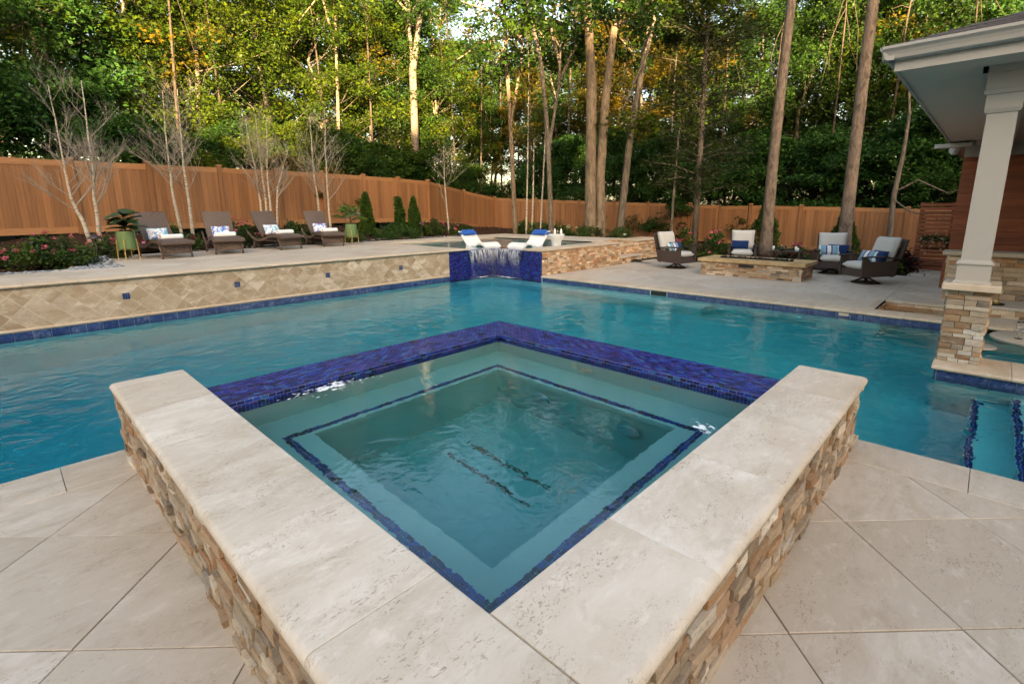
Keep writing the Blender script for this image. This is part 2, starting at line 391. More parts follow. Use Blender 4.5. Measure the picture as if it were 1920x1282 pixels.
MAT['lava'] = m_plain('lava_rock', (.018, .017, .017), .9, .3, .5, 40, bump=.6)
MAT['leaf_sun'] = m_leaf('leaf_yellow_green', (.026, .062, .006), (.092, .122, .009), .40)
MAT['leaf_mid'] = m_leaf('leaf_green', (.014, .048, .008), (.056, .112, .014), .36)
MAT['leaf_dark'] = m_leaf('leaf_dark_green', (.015, .058, .013), (.056, .140, .026), .34)  # deep green used on the far-left trees in place of shade
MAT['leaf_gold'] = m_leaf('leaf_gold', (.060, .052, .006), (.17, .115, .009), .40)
MAT['needle'] = m_leaf('pine_needle', (.013, .030, .008), (.050, .066, .014), .28)
MAT['shrub'] = m_leaf('shrub_leaf', (.020, .050, .012), (.085, .140, .022), .3, .35)
MAT['arb'] = m_leaf('arborvitae_leaf', (.018, .055, .012), (.070, .140, .022), .25, .2)
MAT['jun'] = m_leaf('juniper_leaf', (.022, .068, .022), (.085, .155, .030), .25, .2)
MAT['fig'] = m_plain('fig_leaf', (.022, .050, .016), .35, .5, .3, 8)
MAT['palm'] = m_leaf('palm_leaf', (.05, .13, .02), (.14, .24, .04), .35, .4)
MAT['burg'] = m_leaf('burgundy_leaf', (.022, .008, .010), (.085, .022, .020), .25, .3)
MAT['lime'] = m_leaf('lime_leaf', (.12, .24, .02), (.26, .38, .05), .4, .2)
MAT['pink'] = m_leaf('pink_petal', (.42, .055, .12), (.68, .22, .30), .3, .1); MAT['whitepetal'] = m_leaf('white_petal', (.66, .64, .60), (.82, .80, .76), .3, .1)
MAT['bark_tan'] = m_bark('bark_tan', (.24, .18, .125), (.07, .052, .038), .3, 11, .08)
MAT['bark_grey'] = m_bark('bark_grey', (.18, .148, .12), (.052, .042, .035), .3, 13, .07)
MAT['bark_pine'] = m_bark('bark_pine', (.24, .18, .14), (.070, .05, .040), .4, 9, .08)
MAT['bark_young'] = m_bark('bark_young', (.075, .057, .043), (.03, .023, .018))
MAT['bark_dark'] = m_bark('bark_dark', (.10, .08, .06), (.03, .025, .02))
MAT['birch'] = m_birch('birch_bark'); MAT['twig'] = m_plain('twig_bark', (.27, .235, .195), .9, .1, .3, 10)
MAT['pebble'] = (lambda t: t.done(t.ramp(t.rand(True), [(0, (.10, .115, .13)), (.4, (.19, .21, .23)), (.75, (.30, .32, .33)), (1, (.46, .45, .43))]), .7, .3, t.bump(t.noise(t.vec('pos'), 50, 4), .3, .004)))(NT('river_pebble'))
MAT['chip'] = (lambda t: t.done(t.ramp(t.rand(True), [(0, (.035, .018, .012)), (.5, (.085, .042, .026)), (.85, (.15, .08, .05)), (1, (.26, .16, .10))]), .9, .15, None))(NT('bark_chip'))
MAT['mulch'] = (lambda t: t.done(t.ramp(t.noise(t.vec('pos'), 22, 6, .7), [(.3, (.018, .010, .008)), (.55, (.062, .031, .020)), (.75, (.12, .064, .04))]), .95, .1, t.bump(t.noise(t.vec('pos'), 30, 5, .7), 1.0, .06)))(NT('mulch'))
MAT['soil'] = (lambda t: t.done(t.ramp(t.noise(t.vec('pos'), 1.2, 8, .7), [(.3, (.030, .026, .014)), (.55, (.060, .050, .022)), (.75, (.085, .060, .030))]), .95, .1, t.bump(t.noise(t.vec('pos'), 6, 6, .7), 1.0, .1)))(NT('forest_floor'))
def m_plaster(k=1.0):
    t = NT('pool_plaster'); n1 = t.noise(t.vec('pos'), 1.2, 4, .6); n2 = t.noise(t.vec('pos'), 60, 3)
    c = t.ramp(n1, [(.3, (.30*k, .40*k, .42*k)), (.7, (.38*k, .48*k, .50*k))]); c = t.mix(t.math('MULTIPLY', n2, .3), c, (.25*k, .33*k, .35*k))
    return t.done(c, .8, .2)
MAT['plaster'] = m_plaster(1.12)
MAT['plaster_pool'] = m_plaster(1.6)
def m_water(name, density, col, s1, st1, rough=.03, stretch=(1, 1, 1), rot=0.0):
    t = NT(name); v = t.vec('pos', stretch, (0, 0, rot)); a = t.noise(v, s1, 2, .5, .6); b = t.noise(v, s1*3.1, 2, .5, .3); c2 = t.noise(t.vec('pos'), .55, 2)
    h = t.math('ADD', a, t.math('MULTIPLY', b, .22)); h = t.math('MULTIPLY', h, t.ramp(c2, [(.3, .55), (.7, 1.2)]))
    t.done((1, 1, 1), rough, .5, t.bump(h, st1, .06), IOR=1.333, **{"Transmission Weight": 1.0})
    ab = t.n("ShaderNodeVolumeAbsorption"); ab.inputs["Color"].default_value = (*col, 1); ab.inputs["Density"].default_value = density
    t.t.links.new(ab.outputs[0], t.out.inputs["Volume"]); return t.m
MAT['water'] = m_water('pool_water', 1.5, (.0, .895, .93), 3.2, .34, .03, (1, 1, 1), R(45))
MAT['spawater'] = m_water('spa_water', .95, (.0, .875, .90), 9.0, .06, .03)
MAT['glass'] = NT('clear_glass').done((1, 1, 1), .0, .5, None, IOR=1.45, **{"Transmission Weight": 1.0})
def m_curtain():
    t = NT('falling_water'); v = t.vec('pos', (1, 1, .10)); a = t.noise(v, 19, 3, .5); b = t.noise(t.vec('pos', (1, 1, .5)), 5, 3)
    f = t.ramp(t.math('ADD', t.math('MULTIPLY', a, .75), t.math('MULTIPLY', b, .3)), [(.42, 0.0), (.72, .62)])
    at = t.n("ShaderNodeAttribute", attribute_name="tint").outputs["Fac"]; f = t.math('MULTIPLY', f, at)
    tr = t.n("ShaderNodeBsdfTransparent"); p = t.p; t.done((.82, .88, .93), .25, .5)
    mx = t.n("ShaderNodeMixShader"); t.put(mx.inputs[0], f); t.t.links.new(tr.outputs[0], mx.inputs[1]); t.t.links.new(p.outputs[0], mx.inputs[2]); t.t.links.new(mx.outputs[0], t.out.inputs[0]); return t.m
MAT['curtain'] = m_curtain()
MAT['foam'] = m_plain('foam', (.85, .88, .90), .5, .4, .05, 30)

# ------------------------------------------------------------------ terrain
WATER_Z, DECK_R, SPA_Z = -.12, .66, .50
ANCH = [(-8,12,.66),(-3,12,.66),(1,12.2,.64),(1,14,.74),(-3,14.5,.85),(4,15.1,.66),(8,15.1,.66),(12,15.3,.66),(15.3,15.5,.62),(15.3,11,.62),(-6,16.5,1.1),(2,17,1.12),(8,17.8,1.15),
        (14,18.6,1.1),(17.5,19.8,.78),(20.9,21.2,.5),(22.4,17.5,.35),(24,13.3,.1),(24,8,-.1),(23.6,2.4,-.25),(23.4,-3,-.3),(15.5,9.35,.6),(16.3,9.4,.55),(15.4,8.1,-.03),(16.0,8.15,-.02),(16.8,8.0,.03),(16,7.5,.0),(17.2,9.2,.42),(15.5,6,-.01),(15.5,3,-.01),(15.5,1,-.02),(16,-2,-.05),
        (0,26,1.5),(10,28,1.4),(20,30,.9),(30,26,.2),(34,14,-.3),(34,2,-.6),(34,-8,-.8),(-12,24,1.6),(0,45,1.5),(25,45,.6),(45,30,-.4),(50,5,-1),(60,60,0),(-30,30,1),(-30,-30,0),(30,-30,-.3),(0,-40,0)]
AN = np.array(ANCH)
def gz(x, y):
    d2 = (AN[:, 0]-x)**2 + (AN[:, 1]-y)**2 + .05
    w_ = d2**-1.6; return float((w_*AN[:, 2]).sum()/w_.sum())

def ground_mesh(name, xs, ys, keep, dz, mat, jit=0.0):
    r_ = random.Random(3); mb = MB(); idx = {}
    for i, x in enumerate(xs):
        for j, y in enumerate(ys):
            idx[i, j] = len(mb.v); mb.v.append((x, y, gz(x, y)+dz+r_.uniform(-jit, jit)))
    for i in range(len(xs)-1):
        for j in range(len(ys)-1):
            if keep((xs[i]+xs[i+1])/2, (ys[j]+ys[j+1])/2):
                mb.f.append((idx[i, j], idx[i+1, j], idx[i+1, j+1], idx[i, j+1]))
    return mb.mesh(name, mat, True, fix=False)
def hard(x, y):                                   # paved, built or pool area: no soil sheet
    if y < -9 or x < -9: return False
    if y < 8.15 and x < 15.25: return True
    if x < 15.15 and y < 9.3: return True
    if x < 1.6: return y < 11.75
    if x < 15.1: return y < 14.9
    return False
xs = [-400,-200,-100,-60,-40,-30,-20,-14,-9] + list(np.arange(-8, 30.1, 1.0)) + [34,40,48,60,80,110,160,240,400]
ys = [-400,-200,-100,-60,-40,-30,-20,-14,-9] + list(np.arange(-8, 30.1, 1.0)) + [34,40,48,60,80,110,160,240,400]
g = inst('ground', ground_mesh('ground', xs, ys, lambda x, y: not (-9 < x < 14.4 and -9 < y < 14.2) or (x < 1 and y > 12.4), -.09, MAT['soil']))
tag(g, 'brown leaf-littered forest floor under the trees', 'ground', kind='structure')
bx = [float(v) for v in np.arange(-4.0, 24.4, .3)] + [1.62, 15.12, 15.27]; by_ = [float(v) for v in np.arange(-4.0, 21.5, .3)] + [11.77, 14.92, 8.16]
def fence_in(x, y):
    if y > 16.3+(x+4)*2.3/18.2+.1 and x < 14.2: return False
    if x >= 14.2 and y > 18.6+(x-14.2)*2.6/6.7+.1: return False
    if x > 20.9+(21.2-y)*(3.1/7.9)*1.0 and y > 13.3: return False
    return x < 24.2
bed = inst('planting_bed', ground_mesh('planting_bed', sorted(bx), sorted(by_), lambda x, y: fence_in(x, y) and not hard(x, y), 0, MAT['mulch'], .02))
tag(bed, 'dark brown bark mulch bed along the wooden fence', 'flower bed', kind='structure')

# ------------------------------------------------------------------ pool basin, decks
basin = tag(empty('pool_basin'), 'grey-blue plastered pool basin under the turquoise water', 'pool', kind='structure')
def boxo(name, mat, parent, *b): return MB().bb(*b).build(name, mat, parent)
MB().add([(-9, -9, -2.6), (-1, -9, -2.35), (7.6, -9, -1.2), (9.9, -9, -1.2), (-9, 10.3, -2.6), (-1, 10.3, -2.35), (7.6, 10.3, -1.2), (9.9, 10.3, -1.2)], [(0, 1, 5, 4), (1, 2, 6, 5), (2, 3, 7, 6)]).build('floor', MAT['plaster_pool'], basin, fix=False)
boxo('wall', MAT['plaster_pool'], basin, -9, 8.0, 9.93, 10.4, -2.7, -.02)
boxo('wall', MAT['plaster_pool'], basin, 8.0, 13.4, 9.945, 10.4, -2.7, -.4)
boxo('wall', MAT['plaster_pool'], basin, 9.54, 9.9, 1.1, 8.13, -2.7, -.05); boxo('wall', MAT['plaster_pool'], basin, 9.555, 9.9, 8.13, 9.945, -2.7, -.4)
boxo('wall', MAT['plaster_pool'], basin, -9, .46, -9, 4.24, -2.7, -.06)
boxo('wall', MAT['plaster_pool'], basin, .46, 4.13, -9, .52, -2.7, -.06)
boxo('bench', MAT['plaster_pool'], basin, 9.02, 9.54, 3.75, 9.93, -2, -.50)
boxo('bench', MAT['plaster_pool'], basin, 8.2, 9.02, 9.40, 9.93, -1.5, -.50)
for i, (y0, y1, zt) in enumerate(((-.50, -.08, -.72), (-.80, -.36, -.46), (-9, -.66, -.26))):   # entry stair
    boxo('stair_step', MAT['plaster_pool'], basin, 4.13, 6.78, y0, y1, -2.4, zt)

def mosaic_patch(mb, o, u, v, nrm, lu, lv, tu=.05, tv=.025, gap=.0035, h=.004, rr=None):
    """glass mosaic in running bond on a plane o + u*s + v*t"""
    o, u, v, nrm = Vector(o), Vector(u), Vector(v), Vector(nrm); rr = rr or rnd; t = 0; k = 0
    while t < lv-1e-4:
        t1 = min(t+tv, lv); s_ = -tu/2 if k % 2 else 0
        while s_ < lu:
            a, b = max(s_, 0)+gap/2, min(s_+tu, lu)-gap/2
            if b-a > .006:
                q = [o+u*a+v*(t+gap/2), o+u*b+v*(t+gap/2), o+u*b+v*(t1-gap/2), o+u*a+v*(t1-gap/2)]
                ti = [nrm*(h+rr.uniform(-.0007, .0007)) for _ in range(4)]
                top = [p+d for p, d in zip(q, ti)]
                mb.add(q+top, [(4,5,6,7),(0,1,5,4),(1,2,6,5),(2,3,7,6),(3,0,4,7)])
            s_ += tu
        t = t1; k += 1

mb = MB()
for y_, z_ in ((-.135, -.72), (-.415, -.46), (-.715, -.26)): mosaic_patch(mb, (4.14, y_, z_), (1, 0, 0), (0, 1, 0), (0, 0, 1), 2.6, .052, .05, .026)
tag(mb.build('step_trim', MAT['mosaic'], basin), kind='stuff')
def bull(wd, th, r_out, r_in=.006, n=5):
    """slab section: across 0 (outer bullnose) .. wd (inner); top at 0, bottom -th"""
    p = []
    for k in range(n+1):
        a = math.pi/2 + k*math.pi/(n)*1.0
        p.append((r_out + r_out*math.cos(a), -th/2 + (th/2)*math.sin(a)))
    p += [(wd-r_in, -th), (wd, -th+r_in), (wd, -r_in), (wd-r_in, 0)]
    return p
def coping_run(parent, mat, a, b, side, cuts, wd, th, r_out, gap=.004, name='coping_slab'):
    """slabs laid from a to b; 'side' points from the outer bullnose edge inwards"""
    a, b = Vector(a), Vector(b); L = (b-a).length; d = (b-a)/L; c = [0]+list(cuts)+[L]
    for i in range(len(c)-1):
        p, q = a+d*(c[i]+(gap/2 if i else 0)), a+d*(c[i+1]-(gap/2 if i < len(c)-2 else 0))
        dz = Vector((0, 0, rnd.uniform(-.0012, .0012)))
        MB().extr(bull(wd, th, r_out), p+dz, q+dz, side).build(name, mat, parent, auto=True)
def even(L, st): 
    n = max(1, round(L/st)); return [L*k/n for k in range(1, n)]

def clip(poly, region):
    out = poly
    n = len(region)
    for i in range(n):
        ax, ay = region[i]; bx_, by2 = region[(i+1) % n]; inp = out; out = []
        f = lambda p: (bx_-ax)*(p[1]-ay)-(by2-ay)*(p[0]-ax)
        for k in range(len(inp)):
            p, q = inp[k], inp[(k+1) % len(inp)]; fp, fq = f(p), f(q)
            if fp >= 0: out.append(p)
            if (fp > 0 and fq < 0) or (fp < 0 and fq > 0):
                t_ = fp/(fp-fq); out.append((p[0]+t_*(q[0]-p[0]), p[1]+t_*(q[1]-p[1])))
        if not out: return []
    return out
def area(p): return abs(sum(p[i][0]*p[(i+1) % len(p)][1]-p[(i+1) % len(p)][0]*p[i][1] for i in range(len(p))))/2
def rect(x0, x1, y0, y1): return [(x0, y0), (x1, y0), (x1, y1), (x0, y1)]
def pave(parent, region, z, mat, s0=.593, d0=.34, st=.99, gap=.0045, th=.045):
    """45-degree lattice: lines x-y = s0+k*st and x+y = d0+k*st"""
    X = [p[0] for p in region]; Y = [p[1] for p in region]
    smin, smax = min(X)-max(Y), max(X)-min(Y); dmin, dmax = min(X)+min(Y), max(X)+max(Y)
    for i in range(math.floor((smin-s0)/st), math.ceil((smax-s0)/st)):
        for j in range(math.floor((dmin-d0)/st), math.ceil((dmax-d0)/st)):
            s1, s2 = s0+i*st+gap*.7, s0+(i+1)*st-gap*.7; d1, d2 = d0+j*st+gap*.7, d0+(j+1)*st-gap*.7
            q = [((d+s)/2, (d-s)/2) for s, d in ((s1, d1), (s2, d1), (s2, d2), (s1, d2))]
            if sum(q[k][0]*q[(k+1) % 4][1]-q[(k+1) % 4][0]*q[k][1] for k in range(4)) < 0: q.reverse()
            q = clip(q, region)
            if len(q) >= 3 and area(q) > .004:
                q = [p for k, p in enumerate(q) if math.dist(p, q[k-1]) > .004]
                if len(q) < 3: continue
                cx = sum(p[0] for p in q)/len(q); cy = sum(p[1] for p in q)/len(q)
                dz = rnd.uniform(-.0015, .0015)
                MB().prism([(p[0]-cx, p[1]-cy) for p in q], -th, 0, .003).build('paver', mat, parent, loc=(cx, cy, z+dz), fix=False)

# near terrace (two sides of the spa)
near = tag(empty('terrace'), 'cream travertine terrace of large square pavers around the raised spa', 'terrace', kind='structure')
boxo('bedding', MAT['grout'], near, -9, .46, -9, 3.86, -.06, -.012)
boxo('bedding', MAT['grout'], near, .46, 3.76, -9, .52, -.06, -.012)
pave(near, rect(-2.5, .44, -1.2, 3.838), 0, MAT['trav']); pave(near, rect(.44, 3.748, -2.4, .52), 0, MAT['trav'])
coping_run(near, MAT['cop_d'], (-4, 4.275, 0), (.44, 4.275, 0), (0, -1, 0), [.5, 1.4, 2.3, 3.2, 4.08], .434, .05, .022)
coping_run(near, MAT['cop_d'], (4.16, .52, 0), (4.16, -6, 0), (-1, 0, 0), [.62, 1.5, 2.4, 3.3, 4.2, 5.2], .408, .05, .022)

# lower terrace beyond the pool
low = tag(empty('terrace'), 'cream travertine terrace with the fire pit and swivel chairs', 'terrace', kind='structure')
MB().bb(9.6, 15.35, 1.25, 8.15, -.5, -.012).build('bedding', MAT['grout'], low)
MB().bb(11.1, 15.35, -6, 1.25, -.5, -.012).build('bedding', MAT['grout'], low)
pave(low, rect(9.945, 15.3, 1.25, 8.12), 0, MAT['trav_r'], .2, .5)
pave(low, rect(11.09, 15.3, -1.4, 1.245), 0, MAT['trav_r'], .2, .5)
coping_run(low, MAT['cop_e'], (9.5, 8.13, 0), (9.5, -1.0, 0), (1, 0, 0), even(9.13, .61), .44, .05, .024)
coping_run(low, MAT['cop_e'], (10.075, 1.25, .0), (11.09, 1.25, .0), (0, 1, 0), [], .10, .05, .02)
pit = tag(empty('sunken_bar'), 'sunken stone-lined bar well cut into the far terrace', 'sunken bar', kind='structure')
boxo('floor', MAT['trav_r'], pit, 9.9, 12, -6, 1.25, -1.5, -.75)
boxo('wall', MAT['mortar'], pit, 9.92, 10.04, -6, 1.25, -.75, -.05)

# raised terrace with its retaining walls
hi = tag(empty('terrace'), 'raised cream travertine terrace carrying the wicker loungers', 'terrace', kind='structure')
for b in ((-6, 1.65, 10.4, 11.72), (1.65, 8.62, 10.4, 14.93), (8.62, 13.12, 13.5, 15.1), (13.12, 15.2, 9.12, 15.1), (10.0, 13.12, 8.3, 8.75)):
    boxo('bedding', MAT['grout'], hi, *b, -.3, DECK_R-.014)
pave(hi, rect(-3, 1.65, 10.33, 11.72), DECK_R, MAT['trav_r'], .1, .3); pave(hi, rect(1.65, 8.33, 10.33, 14.93), DECK_R, MAT['trav_r'], .1, .3)
pave(hi, rect(8.33, 13.12, 13.83, 15.1), DECK_R, MAT['trav_r'], .1, .3); pave(hi, rect(13.12, 15.2, 9.12, 15.1), DECK_R, MAT['trav_r'], .1, .3)
coping_run(hi, MAT['cop_e'], (-4, 9.87, DECK_R), (8.59, 9.87, DECK_R), (0, 1, 0), even(12.59, .61), .455, .05, .025)
coping_run(hi, MAT['cop_e'], (8.60, 10.33, DECK_R), (8.60, 13.48, DECK_R), (-1, 0, 0), even(3.15, .61), .27, .05, .02)
coping_run(hi, MAT['cop_e'], (8.33, 13.49, DECK_R), (13.12, 13.49, DECK_R), (0, 1, 0), even(4.79, .61), .335, .05, .02)
coping_run(hi, MAT['cop_e'], (9.53, 8.09, DECK_R), (13.2, 8.09, DECK_R), (0, 1, 0), even(3.67, .61), .66, .05, .025)
coping_run(hi, MAT['cop_e'], (13.12, 8.76, DECK_R), (13.12, 13.48, DECK_R), (1, 0, 0), even(4.72, .61), .33, .05, .02)

# diagonal-tiled retaining wall of the raised terrace
rw = thing('retaining_wall', 'long retaining wall of diagonal cream travertine tiles above the blue waterline', 'wall')
boxo('core', MAT['grout_l'], rw, -4, 8.0, 9.9365, 10.4, -.02, DECK_R-.05)
hd = .152
k = 0
INS = [0.6, 2.42, 4.25, 6.1, 7.0]; INS = [1.35, 3.0, 4.75, 6.55]
for i in range(-8, 54):
    for j in range(-1, 6):
        cx, cz = i*hd+(0), j*hd+.03
        if (i+j) % 2: continue
        q = clip([(cx+hd-.005, cz), (cx, cz+hd-.005), (cx-hd+.005, cz), (cx, cz-hd+.005)], rect(-1.2, 7.70, .022, .608))
        if len(q) < 3 or area(q) < .001: continue
        mb = MB(); y0 = rnd.uniform(9.93, 9.9335)
        n = len(q); mb.add([(p[0], 9.95, p[1]) for p in q]+[(p[0], y0, p[1]) for p in q], [tuple(range(n, 2*n))]+[(a, (a+1) % n, n+(a+1) % n, n+a) for a in range(n)])
        mb.build('tile', MAT['trav_tile'], rw)
boxo('end_tile', MAT['trav_tile'], rw, 7.706, 8.0, 9.930, 9.95, .022, .31); boxo('end_tile', MAT['trav_tile'], rw, 7.706, 8.0, 9.930, 9.95, .315, .608)
for x in INS:                                            # small dark mosaic insets
    ins = empty('mosaic_inset', (x, 9.925, .34)); ins.parent = rw
    for a in (-1, 0, 1):
        for b in (-1, 0, 1):
            MB().bb(a*.033-.0145, a*.033+.0145, -.004, .01, b*.033-.0145, b*.033+.0145).build('mosaic_tile', MAT['bluetile'], ins)
MB().extr([(0, -.028), (-.02, -.018), (-.026, 0), (-.02, .014), (0, .022), (.03, .022), (.03, -.028)], (-4, 9.93, 0), (7.99, 9.93, 0), (0, 1, 0)).build('ledge_trim', MAT['cop_e'], rw, auto=True)

def waterline(parent, a, b, nrm, st=.2, z0=-.30, z1=-.03, skip=()):
    a, b, nrm = Vector(a), Vector(b), Vector(nrm); L = (b-a).length; d = (b-a)/L; n = round(L/st); s_ = L/n
    me = None; ang = math.atan2(d.y, d.x)
    mb = MB(); mb.bb(-s_/2+.003, s_/2-.003, -.006, .006, z0, z1); me = mb.mesh('waterline_tile', MAT['bluetile'])
    for i in range(n):
        if i in skip: continue
        p = a+d*(i+.5)*s_ + nrm*rnd.uniform(.003, .0055)
        inst('waterline_tile', me, parent, (p.x, p.y, 0), (0, 0, ang))
waterline(basin, (-2.0, 9.928, 0), (8.0, 9.928, 0), (0, -1, 0))
waterline(basin, (9.538, 8.1, 0), (9.538, .3, 0), (-1, 0, 0), skip=(15, 16))
boxo('skimmer_mouth', MAT['black'], basin, 9.536, 9.56, 4.72, 5.08, -.24, -.05)
boxo('vent_grille', MAT['white_dark'], basin, 9.522, 9.54, 1.52, 1.66, -.10, -.045)

# blue mosaic corner wall with the spilling water
cw = thing('waterfall_wall', 'dark blue glass mosaic corner wall under the spilling water', 'wall')
boxo('core', MAT['mortar'], cw, 8.02, 9.9, 9.935, 10.36, -.5, .598); boxo('core', MAT['mortar'], cw, 9.545, 9.9, 8.165, 9.935, -.5, .598)
mb = MB(); rr = random.Random(5)
mosaic_patch(mb, (8.0, 9.935, -.3), (1, 0, 0), (0, 0, 1), (0, -1, 0), 1.545, .898, .05, .026, rr=rr)
mosaic_patch(mb, (9.545, 8.13, -.3), (0, 1, 0), (0, 0, 1), (-1, 0, 0), 1.80, .898, .05, .026, rr=rr)
mosaic_patch(mb, (8.62, 9.935, .598), (1, 0, 0), (0, 1, 0), (0, 0, 1), 1.28, .36, .05, .026, rr=rr); mosaic_patch(mb, (9.545, 8.76, .598), (1, 0, 0), (0, 1, 0), (0, 0, 1), .36, 1.17, .05, .026, rr=rr)
tag(mb.build('mosaic', MAT['mosaic'], cw), kind='stuff')

def curtain(name, a, b, out, lab):
    a, b, out = Vector(a), Vector(b), Vector(out); r_ = random.Random(2); nu, nv = 60, 14; mb = MB()
    ph = [r_.uniform(-1, 1) for _ in range(nu+1)]
    def f(u, v):
        p = a.lerp(b, u); i = round(u*nu)
        y = .035+.10*(v**.5)+.010*ph[i]*v
        return p + out*(y) + Vector((0, 0, .628-v*(.628+.13)+.004*ph[i]))
    mb.grid(f, nu, nv); me = mb.mesh(name, MAT['curtain'], True, fix=False)
    at = me.attributes.new("tint", 'FLOAT', 'POINT'); vals = []
    for i in range(nu+1):
        e = min(1, i/4, (nu-i)/4)
        for j in range(nv+1): vals.append((.45+.55*e)*max(.10, 1.5-2.3*j/nv)*(1.0 if j else .6))
    at.data.foreach_set("value", vals)
    o = inst(name, me); tag(o, lab, 'waterfall', 'water sheets over the blue corner'); return o
curtain('water_sheet', (8.64, 9.93, 0), (9.50, 9.93, 0), (0, -1, 0), 'thin sheet of water falling over the mosaic beside the tiled retaining wall')
curtain('water_sheet', (9.54, 9.89, 0), (9.54, 8.78, 0), (-1, 0, 0), 'thin sheet of water falling over the mosaic beside the stone wall')

# tanning ledge behind the waterfall
lg = tag(empty('tanning_ledge'), 'shallow tanning ledge basin behind the blue waterfall corner', 'pool', kind='structure')
boxo('floor', MAT['plaster'], lg, 8.57, 13.2, 9.95, 13.55, .2, .34); boxo('floor', MAT['plaster'], lg, 9.56, 13.2, 8.7, 9.949, .2, .34)
for b in ((8.47, 8.62, 10.36, 13.52), (8.47, 13.2, 13.5, 13.7), (13.12, 13.3, 8.7, 13.7), (9.9, 13.2, 8.6, 8.755)): boxo('wall', MAT['plaster'], lg, *b, .2, DECK_R-.052)
waterline(lg, (8.63, 13.497, .9), (13.1, 13.497, .9), (0, -1, 0), z0=.42, z1=.607); waterline(lg, (13.117, 13.49, .9), (13.117, 8.78, .9), (-1, 0, 0), z0=.42, z1=.607)

# water bodies
def water(name, polys, z0, z1, mat, label):
    mb = MB()
    for q in polys: mb.prism(q, z0, z1)
    return tag(mb.build(name, mat), label, 'water', kind='structure')
MBW = MB()
L_ = [(-8.9, 4.22), (.47, 4.22), (.47, 3.9), (3.86, 3.9), (3.86, .55), (4.1, .5), (4.1, -8.9), (9.6, -8.9), (9.6, 9.96), (-8.9, 9.96)]
tag(MBW.prism(L_, -2.75, WATER_Z).build('pool_water', MAT['water']), 'turquoise rippling water of the main pool', 'water', kind='structure')
tag(MB().prism([(.84, .91), (3.47, .91), (3.47, 3.55), (.84, 3.55)], -1.0, .357).build('spa_water', MAT['spawater']), 'clear teal water filling the raised square spa', 'water', kind='structure')
tag(MB().prism([(8.60, 9.90), (9.50, 9.90), (9.50, 8.73), (13.15, 8.73), (13.15, 13.52), (8.60, 13.52)], .3, .622).build('ledge_water', MAT['spawater']), 'still shallow water on the tanning ledge', 'water', kind='structure')

# ------------------------------------------------------------------ stones
def stone_meshes(n, mat, seed):
    out = []
    for k in range(n):
        r_ = random.Random(seed+k); mb = MB(); nu, nv = 5, 3
        fz = [[r_.uniform(-.5, .5) for _ in range(nv+1)] for _ in range(nu+1)]
        bend = r_.uniform(-.35, .35)
        def f(u, v, fz=fz, r_=r_, bend=bend):
            i, j = round(u*nu), round(v*nv); e = (i in (0, nu)) or (j in (0, nv))
            y = -.5-(.36+.10*fz[i][j] if e else .40+.20*fz[i][j])-bend*.8*(u-.5)
            return (u-.5+.03*fz[i][j], y, v-.5+(.04*fz[i][nv-j] if e else .1*fz[i][nv-j]))
        mb.grid(f, nu, nv)
        n0 = len(mb.v); bd = [i*(nv+1) for i in range(nu+1)]+[nu*(nv+1)+j for j in range(1, nv+1)]+[i*(nv+1)+nv for i in range(nu-1, -1, -1)]+[j for j in range(nv-1, 0, -1)]
        for b in bd: x, y, z = mb.v[b]; mb.v.append((x, .5, z))
        m_ = len(bd)
        for a in range(m_): mb.f.append((bd[a], n0+a, n0+(a+1) % m_, bd[(a+1) % m_]))
        out.append(mb.mesh('stone', mat))
    return out
ST = stone_meshes(14, MAT['ledger'], 100); STG = stone_meshes(14, MAT['ledger_grey'], 200)
def stone_face(parent, meshes, a, b, out, z0, z1, rowh=.05, lmin=.09, lmax=.30, seed=1, prot=.03, joined=None, ends=0.0, solo=None):
    """ledger courses on the vertical face from a to b; out = outward normal (stone local -y)"""
    r_ = random.Random(seed); a, b, out = Vector(a), Vector(b), Vector(out); L = (b-a).length; d = (b-a)/L
    ang = math.atan2(out.x, -out.y); sgn = 1 if Vector((math.cos(ang), math.sin(ang), 0)).dot(d) > 0 else -1
    z = z0
    while z < z1-.012:
        h = min(r_.uniform(rowh*.72, rowh*1.3), z1-z)
        if z1-z-h < .02: h = z1-z
        s_ = -ends
        while s_ < L+ends-.01:
            l_ = min(r_.uniform(lmin, lmax), L+ends-s_)
            if L+ends-s_-l_ < .05: l_ = L+ends-s_
            p = a+d*(s_+l_/2); dp = .022+r_.random()**1.6*prot
            loc = (p.x-out.x*.008, p.y-out.y*.008, z+h/2); me = r_.choice(meshes)
            if joined is None or (solo and solo(p)): inst('stone', me, parent, loc, (0, r_.choice((0, math.pi)), ang), (l_-.005, dp, h-.0045))
            else:
                M = Matrix.Translation(loc) @ Matrix.Rotation(ang, 4, 'Z') @ Matrix.Diagonal((l_-.005, dp, h-.0045, 1))
                joined.add([M @ v.co for v in me.vertices], [tuple(pl.vertices) for pl in me.polygons])
            s_ += l_
        z += h

